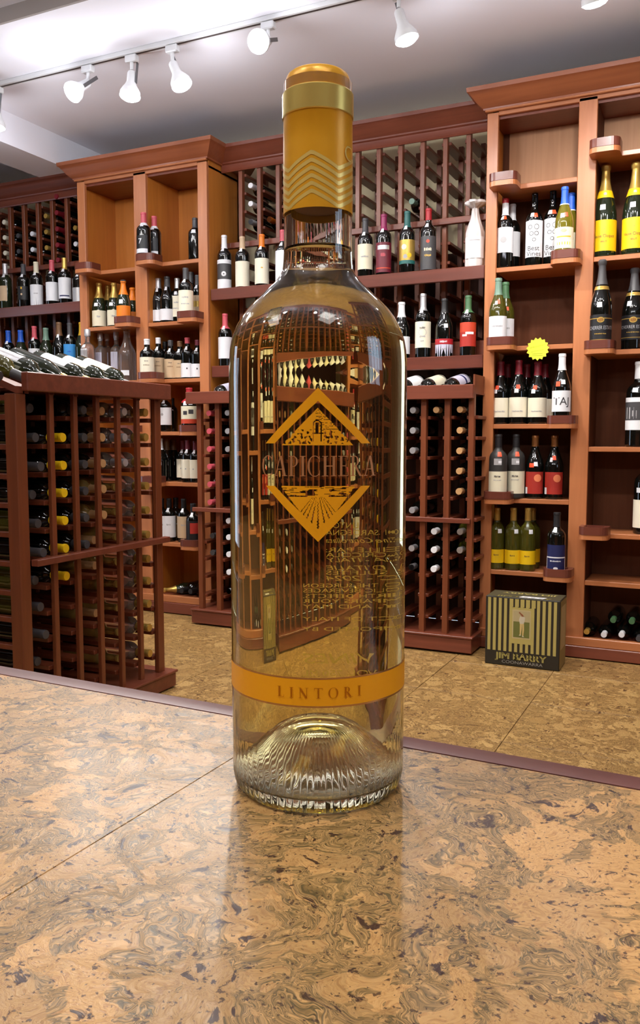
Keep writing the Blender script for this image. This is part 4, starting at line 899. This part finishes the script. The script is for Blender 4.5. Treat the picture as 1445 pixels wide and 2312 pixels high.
if True:   # the further tracks over the shop floor and over the counter, above the frame
    track(-3.9, 1.3, 2.0, CEIL2, 'second white lighting track over the aisle, above the frame')
    for k, x in enumerate((-3.7, -2.95, -2.2, -1.5, -.8, -.1, .6)): head(x, 2.0, CEIL2, (-.05 if x > -2 else .05, 1.25, -1.0), 'aisle track spotlight above the frame, %s from the left, aimed at the shelves' % ('first', 'second', 'third', 'fourth', 'fifth', 'sixth', 'seventh')[k], SPOT_E2, 100, 'aisle track spotlights', glow=1.6)
    track(-2.3, 1.5, -.5, CEIL2, 'third white lighting track over the counter, above the frame')
    for k, x in enumerate((-1.9, -.9, .1, 1.1)): head(x, -.5, CEIL2, (.1, .7, -1.0), 'counter track spotlight above the frame, %s from the left, aimed down' % ('first', 'second', 'third', 'fourth', 'fifth', 'sixth')[k], SPOT_E3, 100, 'counter track spotlights', glow=7)  # glow raised as added fill for the ceiling and the bottle's front

# ------------------------------------------------------------------ counter
ZC = CZ-.1520
CR = math.atan(-.031)
cn = empty('shop_counter', (-.2, .3987, 0), (0, 0, CR)); tag(cn, 'cork-topped shop counter with a dark wood edge in the foreground', 'counter')
x0, x1, y1 = -1.22, 1.02, 0.0
MB().box(x0, x1, -.70, -.018, ZC-.035, ZC-.005, mahog_x).obj('substrate', cn)
b = MB(); pts = [(-.0165, ZC-.034), (.0, ZC-.034), (.002, ZC-.028), (.002, ZC-.006), (.0005, ZC-.0015), (-.003, ZC+.0003), (-.0165, ZC+.0003)]
vs = [(x, y, z) for x in (x0, x1) for y, z in pts]; n = len(pts)
b.add(vs, [tuple(range(n))[::-1], tuple(range(n, 2*n))]+[(i, (i+1) % n, n+(i+1) % n, n+i) for i in range(n)], edge_w); b.obj('edge_trim', cn, 40)
tw = .305
ct_me = MB().box(.00005, tw-.00005, -tw+.00005, -.00005, ZC-.005, ZC, cork_top, .0003).mesh('cork_tile')
for i in range(-4, 4):
    for j in range(0, 2):
        o = link('cork_tile', ct_me, cn); o.location = (i*tw-.003, -.0168-j*tw, 0)
MB().box(x0+.03, x1-.03, -.66, -.04, .08, ZC-.035, cherry_x, .003).obj('cabinet_body', cn)
for i in range(3):
    xx = x0+.08+i*.72
    MB().box(xx, xx+.64, -.042, -.030, .14, ZC-.09, cherry_z, .004).obj('panel', cn)
MB().box(x0+.06, x1-.06, -.63, -.07, .0, .08, back_w).obj('toe_kick', cn)

# ------------------------------------------------------------------ the big bottle
AX, AY = -.1569, .3255
bt_ = empty('wine_bottle', (AX, AY, ZC+.0003), (0, 0, math.atan2(-AX, AY)))
tag(bt_, 'tall clear bottle of golden white wine, orange-gold capsule, on the counter', 'bottle')
glass = bpy.data.materials.new('clear_flint_glass'); glass.use_nodes = True; nt = glass.node_tree
for n in list(nt.nodes): nt.nodes.remove(n)
ou = N(nt, 'ShaderNodeOutputMaterial'); gb = N(nt, 'ShaderNodeBsdfGlass'); gb.inputs['IOR'].default_value = 1.5; gb.inputs['Roughness'].default_value = 0; gb.inputs['Color'].default_value = (.985, .99, .975, 1)
tc = N(nt, 'ShaderNodeTexCoord'); mp = N(nt, 'ShaderNodeMapping'); mp.inputs['Scale'].default_value = (150, 150, 9); nt.links.new(tc.outputs['Object'], mp.inputs[0])
nz = N(nt, 'ShaderNodeTexNoise'); nz.inputs['Scale'].default_value = 1; nz.inputs['Detail'].default_value = 2; nt.links.new(mp.outputs[0], nz.inputs[0])
bmp = N(nt, 'ShaderNodeBump'); bmp.inputs['Strength'].default_value = .35; bmp.inputs['Distance'].default_value = .00012; nt.links.new(nz.outputs[0], bmp.inputs['Height']); nt.links.new(bmp.outputs[0], gb.inputs['Normal'])
nt.links.new(gb.outputs[0], ou.inputs[0])
wine = bpy.data.materials.new('golden_white_wine'); wine.use_nodes = True; nt = wine.node_tree
for n in list(nt.nodes): nt.nodes.remove(n)
ou = N(nt, 'ShaderNodeOutputMaterial'); gb = N(nt, 'ShaderNodeBsdfGlass'); gb.inputs['IOR'].default_value = 1.34; gb.inputs['Roughness'].default_value = 0
va = N(nt, 'ShaderNodeVolumeAbsorption'); va.inputs['Color'].default_value = (.93, .78, .06, 1); va.inputs['Density'].default_value = 17
nt.links.new(gb.outputs[0], ou.inputs['Surface']); nt.links.new(va.outputs[0], ou.inputs['Volume'])
OUT = [(.0335, .0), (.0352, .0012), (.0364, .0035), (.0371, .0075), (.0374, .014), (.0375, .03), (.0376, .10), (.0377, .160), (.0377, .176), (.0376, .182), (.0372, .188), (.0366, .1915), (.0356, .1947), (.0342, .198), (.0324, .2013), (.0300, .2045), (.0272, .2075), (.0243, .2102), (.0219, .2127), (.0193, .2150), (.0171, .2174), (.0158, .2192), (.0149, .2212), (.0145, .2245), (.0142, .231), (.01415, .27), (.01415, .296)]
punt_o = [(.0, .0300), (.004, .0297), (.008, .0284), (.0115, .0258), (.0150, .0215), (.0190, .0155), (.0230, .0096), (.0270, .0048), (.0305, .0015), (.0325, .0002)]
punt_i = [(.0, .0336), (.004, .0333), (.008, .0321), (.0120, .0294), (.0158, .0250), (.0198, .0190), (.0238, .0130), (.0278, .0084), (.0312, .0062), (.0333, .0062), (.0345, .0078), (.0350, .012)]
INN = punt_i + [(.0353, .03), (.0354, .10), (.0355, .172), (.0351, .182), (.0344, .189), (.0334, .1935), (.0320, .1975), (.0302, .2008), (.0278, .2038), (.0250, .2066), (.0222, .209), (.0196, .2113), (.0170, .2135), (.0148, .2160), (.0133, .2185), (.0122, .2215), (.0116, .2250), (.0113, .231), (.0112, .27), (.0112, .296)]
SG = 288
nrip = 72
prof = punt_o+OUT+INN[::-1]
npo = len(punt_o)
def rip(j, a):
    r_, z = prof[j]
    if j < npo and r_ > .012: return .00018*math.sin(nrip*a)*min(1, (r_-.012)/.01)
    if j >= npo and j < npo+len(OUT) and z < .009: return .00022*math.sin(nrip*a)
    return 0
def smoothed(p): return p
b = MB(); vs = []; fs = []; seg = SG
# axis points become single vertices
first = 0
rings = []
for j, (r_, z) in enumerate(prof):
    if r_ < 1e-6: rings.append([len(vs)]); vs.append((0, 0, z)); continue
    rg = []
    for i in range(seg):
        a = 2*math.pi*i/seg; rr = r_+rip(j, a); dz = 0
        if j < npo+1 and .012 < r_: dz = .0002*math.sin(nrip*a)*(1 if r_ < .033 else 0)
        rg.append(len(vs)); vs.append((rr*math.cos(a), rr*math.sin(a), z+dz))
    rings.append(rg)
for p, q in zip(rings, rings[1:]):
    for i in range(seg):
        k = (i+1) % seg
        if len(p) == 1: fs.append((p[0], q[i], q[k])[::-1])
        elif len(q) == 1: fs.append((p[i], p[k], q[0]))
        else: fs.append((p[i], p[k], q[k], q[i]))
b.add(vs, fs, glass); gbo = b.obj('glass_shell', bt_, 180)
def solid(prof_, m, name, parent):
    b = MB(); vs = []; fs = []; rings = []
    for r_, z in prof_:
        if r_ < 1e-6: rings.append([len(vs)]); vs.append((0, 0, z)); continue
        rings.append(list(range(len(vs), len(vs)+128))); vs += [(r_*math.cos(2*math.pi*i/128), r_*math.sin(2*math.pi*i/128), z) for i in range(128)]
    for p, q in zip(rings, rings[1:]):
        for i in range(128):
            k = (i+1) % 128
            if len(p) == 1: fs.append((p[0], q[i], q[k])[::-1])
            elif len(q) == 1: fs.append((p[i], p[k], q[0]))
            else: fs.append((p[i], p[k], q[k], q[i]))
    b.add(vs, fs, m); return b.obj(name, parent, 60)
e = .00012
LQ = [(r_+(e if r_ > 0 and i >= 8 else 0), z-(e if i < 10 else 0)) for i, (r_, z) in enumerate([q for q in INN if q[1] < .2295 or q[0] < .001])]
LQ = [q for q in LQ if q[1] < .2295] + [(.01135+e, .2302), (.0108, .2296), (.0095, .2294), (.0, .2294)]
solid(LQ, wine, 'wine', bt_)
cork_m = mat('stopper_cork', (150, 104, 70), .8)
solid([(0, .246), (.0102, .246), (.0109, .247), (.0109, .2945), (0, .2945)], cork_m, 'cork', bt_)
# capsule
foil = mat('capsule_orange_foil', (238, 172, 36), .34, metal=.2); gold_f = mat('capsule_gold_band', (232, 204, 112), .3, metal=.6); gold_c = mat('capsule_gold_print', (246, 214, 120), .3, metal=.35)
b = MB(); CS = [(.01445, .2437), (.01438, .27), (.01430, .2822), (.01445, .2825), (.01445, .2918), (.0139, .2922), (.0136, .2955), (.0133, .2975), (.0127, .2990), (.0116, .2999), (.006, .3003), (0, .3003)]
b.lathe([(.01424, .2439)]+CS, 96, foil, close=False); cap_o = b.obj('capsule', bt_, 30)
b = MB(); b.lathe([(.01446, .2820), (.01475, .2824), (.01475, .2914), (.01446, .2918)], 96, gold_f, close=False); b.obj('gold_band', cap_o, 25)
b = MB(); seg = 96; ph = R(-10)
for s_ in range(6):
    vs = []; fs = []
    for i in range(seg+1):
        a = 2*math.pi*i/seg; t = ((a-ph)/(2*math.pi)*4) % 1; tri = abs(t*2-1)  # 1 at peak, 0 at valley
        z = .2447+.0030*(5-s_)+.0058*tri; wd = .0016
        for dz in (0, wd): 
            zz = min(max(z+dz-.0012, .2440), .2815); vs.append((.01452*math.sin(a), -.01452*math.cos(a), zz))
    for i in range(seg): fs.append((2*i, 2*i+2, 2*i+3, 2*i+1))
    b.add(vs, fs, gold_c)
bent_text(b, 'C', .0146, .2665, .006, gold_c, 58, lift=.0001)
b.obj('chevron_print', cap_o)
# prints on the outside of the glass
RB = .0378
enamel = mat('orange_enamel_print', (248, 170, 8), .45); gold_e = mat('gold_line_print', (196, 150, 96), .25, metal=.8)
def bend(s_, z, r_=RB): a = s_/r_; return (r_*math.sin(a), -r_*math.cos(a), z)
def strip_poly(b, pts, m, r_=RB, nsub=6):
    """quad given by four (s, z) corners, subdivided along its long side and bent round the glass"""
    (a0, b0, b1, a1) = pts; vs = []; fs = []
    for i in range(nsub+1):
        t = i/nsub
        p = (a0[0]+(b0[0]-a0[0])*t, a0[1]+(b0[1]-a0[1])*t); q = (a1[0]+(b1[0]-a1[0])*t, a1[1]+(b1[1]-a1[1])*t)
        for k in range(3):
            f = k/2; vs.append(bend(p[0]+(q[0]-p[0])*f, p[1]+(q[1]-p[1])*f, r_))
    for i in range(nsub):
        for k in range(2): fs.append((i*3+k, (i+1)*3+k, (i+1)*3+k+1, i*3+k+1))
    b.add(vs, fs, m)
b = MB(); ht, hb_ = .1704, .1492; dx = .0216; tv = .0062; th_ = .0042
strip_poly(b, [(0, ht), (-dx, hb_), (-dx+th_*1.0, hb_), (0, ht-tv+.0012)], enamel); strip_poly(b, [(0, ht), (dx, hb_), (dx-th_, hb_), (0, ht-tv+.0012)], enamel)
lt_, lb_ = .1327, .1112
strip_poly(b, [(0, lb_), (-dx, lt_), (-dx+th_, lt_), (0, lb_+tv-.0012)], enamel); strip_poly(b, [(0, lb_), (dx, lt_), (dx-th_, lt_), (0, lb_+tv-.0012)], enamel)
b.obj('diamond_print', bt_)
# pictures inside the diamond, as small printed cells
def cells(b, s0, s1, z0, z1, n, m_, fn, m):
    vs = []; fs = []; idx = {}
    def V(i, j):
        if (i, j) not in idx: idx[(i, j)] = len(vs); vs.append(bend(s0+(s1-s0)*i/n, z0+(z1-z0)*j/m_))
        return idx[(i, j)]
    for i in range(n):
        for j in range(m_):
            s_ = s0+(s1-s0)*(i+.5)/n; z = z0+(z1-z0)*(j+.5)/m_
            if fn(s_, z): fs.append((V(i, j), V(i+1, j), V(i+1, j+1), V(i, j+1)))
    b.add(vs, fs, m)
from mathutils import noise
def upper(s_, z):
    t = (z-.1485)/(.1628-.1485); half = .0142*(1-t)
    if t < 0 or abs(s_+.0002) > half: return False
    n1 = noise.noise(Vector((s_*900, z*900, 3)))
    if t > .35 and abs(math.sin(z*5200+n1)) < .28 and s_ > -.001 + .002*n1: return False   # roof shading
    d = math.hypot(s_, (z-.1575)*.7)
    if .0013 < abs(s_+.0003) < .0017 and .1500 < z < .1575: return False                     # door jambs
    if z >= .1560 and .0012 < math.hypot(s_+.0003, z-.1565) < .0017: return False           # arch
    if abs(s_+.0003) < .0006 and .1530 < z < .1572: return False
    if abs(z-.1532) < .00025 and abs(s_) < .0022: return False
    if .149 < z < .1545 and n1 > .12 and abs(s_) > .0022: return False
    return True
def lower(s_, z):
    half = .0138*(z-.1146)/(.1318-.1146)+.0004
    if abs(s_) > half or z < .1146 or z > .1328: return False
    if z > .1292:
        if math.hypot(s_+.0030, (z-.1297)) < .0018: return False
        n1 = noise.noise(Vector((s_*260, z*2600, 9)))
        return n1 < .18
    if abs(z-.1290) < .0003: return abs(s_) < .004
    c = (s_-.0)/(.1312-z)
    for k in range(-4, 5):
        if abs(c-k*.20-.012*math.sin(z*5000+k)) < .016+.01*(.129-z)*60: return False
    return True
b = MB(); cells(b, -.0145, .0145, .1485, .163, 120, 60, upper, enamel); cells(b, -.0145, .0145, .1142, .1328, 120, 76, lower, enamel); b.obj('picture_print', bt_)
# hand-cut serif capitals
def glyph(ch):
    """strokes as quads in a unit-high box; returns (quads, width)"""
    T, t = .15, .06
    def vbar(x, w_=T, y0=0, y1=1): return [(x, y0), (x+w_, y0), (x+w_, y1), (x, y1)]
    def ser(x, w_, y): return [(x, y), (x+w_, y), (x+w_, y+.035), (x, y+.035)]
    def dia(x0, y0, x1, y1, w_): return [(x0, y0), (x0+w_, y0), (x1+w_, y1), (x1, y1)]
    def arc(cx, cy, rx, ry, a0, a1, w0, w1, n=12):
        q = []
        for i in range(n):
            u0, u1 = R(a0+(a1-a0)*i/n), R(a0+(a1-a0)*(i+1)/n)
            def pt(u, inner):
                th = w0+(w1-w0)*abs(math.cos(u)); return (cx+(rx-(th if inner else 0))*math.cos(u), cy+(ry-(w0 if inner else 0))*math.sin(u))
            q.append([pt(u0, 0), pt(u1, 0), pt(u1, 1), pt(u0, 1)])
        return q
    if ch == 'I': return [vbar(.10), ser(0, .35, 0), ser(0, .35, .965)], .35
    if ch == 'L': return [vbar(.10), ser(0, .35, .965), ser(0, .62, 0), [(.58, 0), (.62, 0), (.62, .22), (.60, .22)]], .64
    if ch == 'T': return [vbar(.30), ser(.2, .35, 0), [(0, .95), (.75, .95), (.75, 1), (0, 1)], [(0, .78), (.03, .78), (.04, 1), (0, 1)], [(.72, .78), (.75, .78), (.75, 1), (.71, 1)]], .75
    if ch == 'H': return [vbar(.10), vbar(.62), ser(0, .35, 0), ser(0, .35, .965), ser(.52, .35, 0), ser(.52, .35, .965), [(.25, .48), (.62, .48), (.62, .53), (.25, .53)]], .87
    if ch == 'E': return [vbar(.10), ser(0, .60, 0), ser(0, .58, .965), [(.25, .49), (.48, .49), (.48, .53), (.25, .53)], [(.46, .40), (.49, .40), (.49, .62), (.46, .62)], [(.57, 0), (.61, 0), (.63, .22), (.61, .22)], [(.55, .8), (.58, .8), (.58, 1), (.54, 1)]], .65
    if ch == 'A': return [dia(.05, 0, .38, 1, t), dia(.62, 0, .36, 1, T), ser(-.04, .26, 0), ser(.52, .34, 0), [(.18, .32), (.62, .32), (.62, .36), (.18, .36)]], .84
    if ch == 'N': return [vbar(.10, t), vbar(.68, t), dia(.62, 0, .04, 1, T), ser(0, .28, 0), ser(-.02, .2, .965), ser(.58, .28, .965)], .86
    if ch == 'O': return arc(.44, .5, .44, .52, 0, 360, .035, .14, 28), .88
    if ch == 'C': return arc(.44, .5, .44, .52, 48, 312, .035, .14, 20)+[[(.70, .70), (.74, .70), (.74, 1), (.71, 1)], [(.70, .04), (.74, .04), (.75, .30), (.72, .30)]], .78
    if ch == 'P': return [vbar(.10), ser(0, .38, 0), ser(0, .35, .965)]+arc(.28, .73, .30, .27, -90, 90, .035, .13, 10)+[[(.22, .46), (.3, .46), (.3, .495), (.22, .495)]], .60
    if ch == 'R': return [vbar(.10), ser(0, .38, 0), ser(0, .35, .965)]+arc(.28, .74, .28, .26, -90, 90, .035, .13, 10)+[[(.22, .48), (.3, .48), (.3, .515), (.22, .515)], dia(.60, 0, .26, .50, T), ser(.60, .24, 0)], .82
    return [], .3
def serif_word(b, word, sc, zc, h, m, gap=.16, r_=RB, width=None):
    gl = [glyph(c) for c in word]; tot = sum(w_ for _, w_ in gl)+gap*(len(word)-1)
    kx = (width/tot) if width else h; x = -tot/2
    for q, w_ in gl:
        for quad in q:
            b.add([bend(sc+(x+px)*kx, zc+(py-.5)*h, r_) for px, py in quad], [tuple(range(len(quad)))], m)
        x += w_+gap
etch = mat('bronze_foil_print', (206, 146, 100), .4, metal=.45)
b = MB(); serif_word(b, 'CAPICHERA', .0004, .1405, .0078, etch, gap=.10, width=.0475); b.obj('name_print', bt_)
b = MB(); 
for (z0, z1, m_, lf) in ((.0459, .0566, enamel, 0), (.0452, .0459, gold_e, .00005), (.0566, .0573, gold_e, .00005)):
    vs = []; n = 96
    for i in range(n+1):
        a = R(-98+196*i/n); vs += [((RB-.0001+lf)*math.sin(a), -(RB-.0001+lf)*math.cos(a), z0), ((RB-.0001+lf)*math.sin(a), -(RB-.0001+lf)*math.cos(a), z1)]
    b.add(vs, [(2*i, 2*i+2, 2*i+3, 2*i+1) for i in range(n)], m_)
band = b.obj('lower_band', bt_, 40)
b = MB(); serif_word(b, 'LINTORI', .0006, .0512, .0042, mat('band_lettering', (196, 118, 10), .35, metal=.5), gap=.5, r_=RB+.0002, width=.0345); b.obj('band_lettering', band)
def translucent(m, f=.5):
    nt = m.node_tree; b_ = nt.nodes['Principled BSDF']; t = N(nt, 'ShaderNodeBsdfTranslucent'); t.inputs[0].default_value = b_.inputs['Base Color'].default_value
    mx = N(nt, 'ShaderNodeMixShader'); mx.inputs[0].default_value = f; nt.links.new(b_.outputs[0], mx.inputs[1]); nt.links.new(t.outputs[0], mx.inputs[2]); nt.links.new(mx.outputs[0], nt.nodes['Material Output'].inputs[0])
# back print, read through the wine from behind
b = MB(); gp = mat('gold_back_print', (255, 226, 130), .4); translucent(gp)
def zback(v):
    r_ = ray(718, v); k = (math.hypot(AX, AY)+.03)/math.hypot(r_.x, r_.y); return (r_*k).z+CZ-ZC
back = [(1181, 'LINTORI', .0026, .2, 0), (1197, 'VERMENTINO DI SARDEGNA', .0024, .8, 0), (1214, 'Denominazione di Origine Controllata', .0023, .95, .3), (1235, 'MIS EN BOUTEILLE PAR:', .0021, .9, 0), (1246, 'SOC. AGRICOLA', .0020, .6, 0), (1257, 'IGLESIA - ITALY', .0020, .55, .2),
        (1274, 'PRODUIT D\'ITALIE', .0021, .75, .2), (1285, 'SULFITES', .0018, .35, 0), (1297, 'VIN BLANC - 2024', .0022, .85, .2), (1313, 'ACCORDING TO THE SURGEON', .0018, 1, 0), (1324, 'DRINK ALCOHOLIC BEVERAGES', .0018, 1, 0), (1336, 'THE RISK OF BIRTH DEFECTS.', .0018, 1, 0), (1347, 'BEVERAGES IMPAIRS YOUR', .0018, 1, 0), (1359, 'MACHINERY, AND MAY', .0018, .98, 0), (1386, 'PRODUCT OF ITALY', .0018, .8, 0), (1408, 'IMPORTED BY', .0018, .55, 0), (1472, 'VINES', .0046, .42, .2), (1504, 'ALC. 13% BY VOL. 750 ML', .0026, .9, 0)]
for v, s_, h, fw_, sh in back:
    vs, fs, w_, th = text2d(s_, sh); k = h/th; W = .044*fw_*.95; kx = min(W/w_, k*1.5)
    # right edge of the text block lies near the middle of the back; text runs away to the camera's right
    send = -.005 if v > 1300 else -.0005
    xs = [(((x-w_)*kx)+(.004 if v > 1300 else -.002), zback(v)+(y-th/2)*k) for x, y in vs]
    out = []
    for s2, z in xs:
        a = math.pi + s2/RB; out.append((RB*math.sin(a), -RB*math.cos(a), z))
    b.add(out, fs, gp)
b.obj('back_print', bt_)
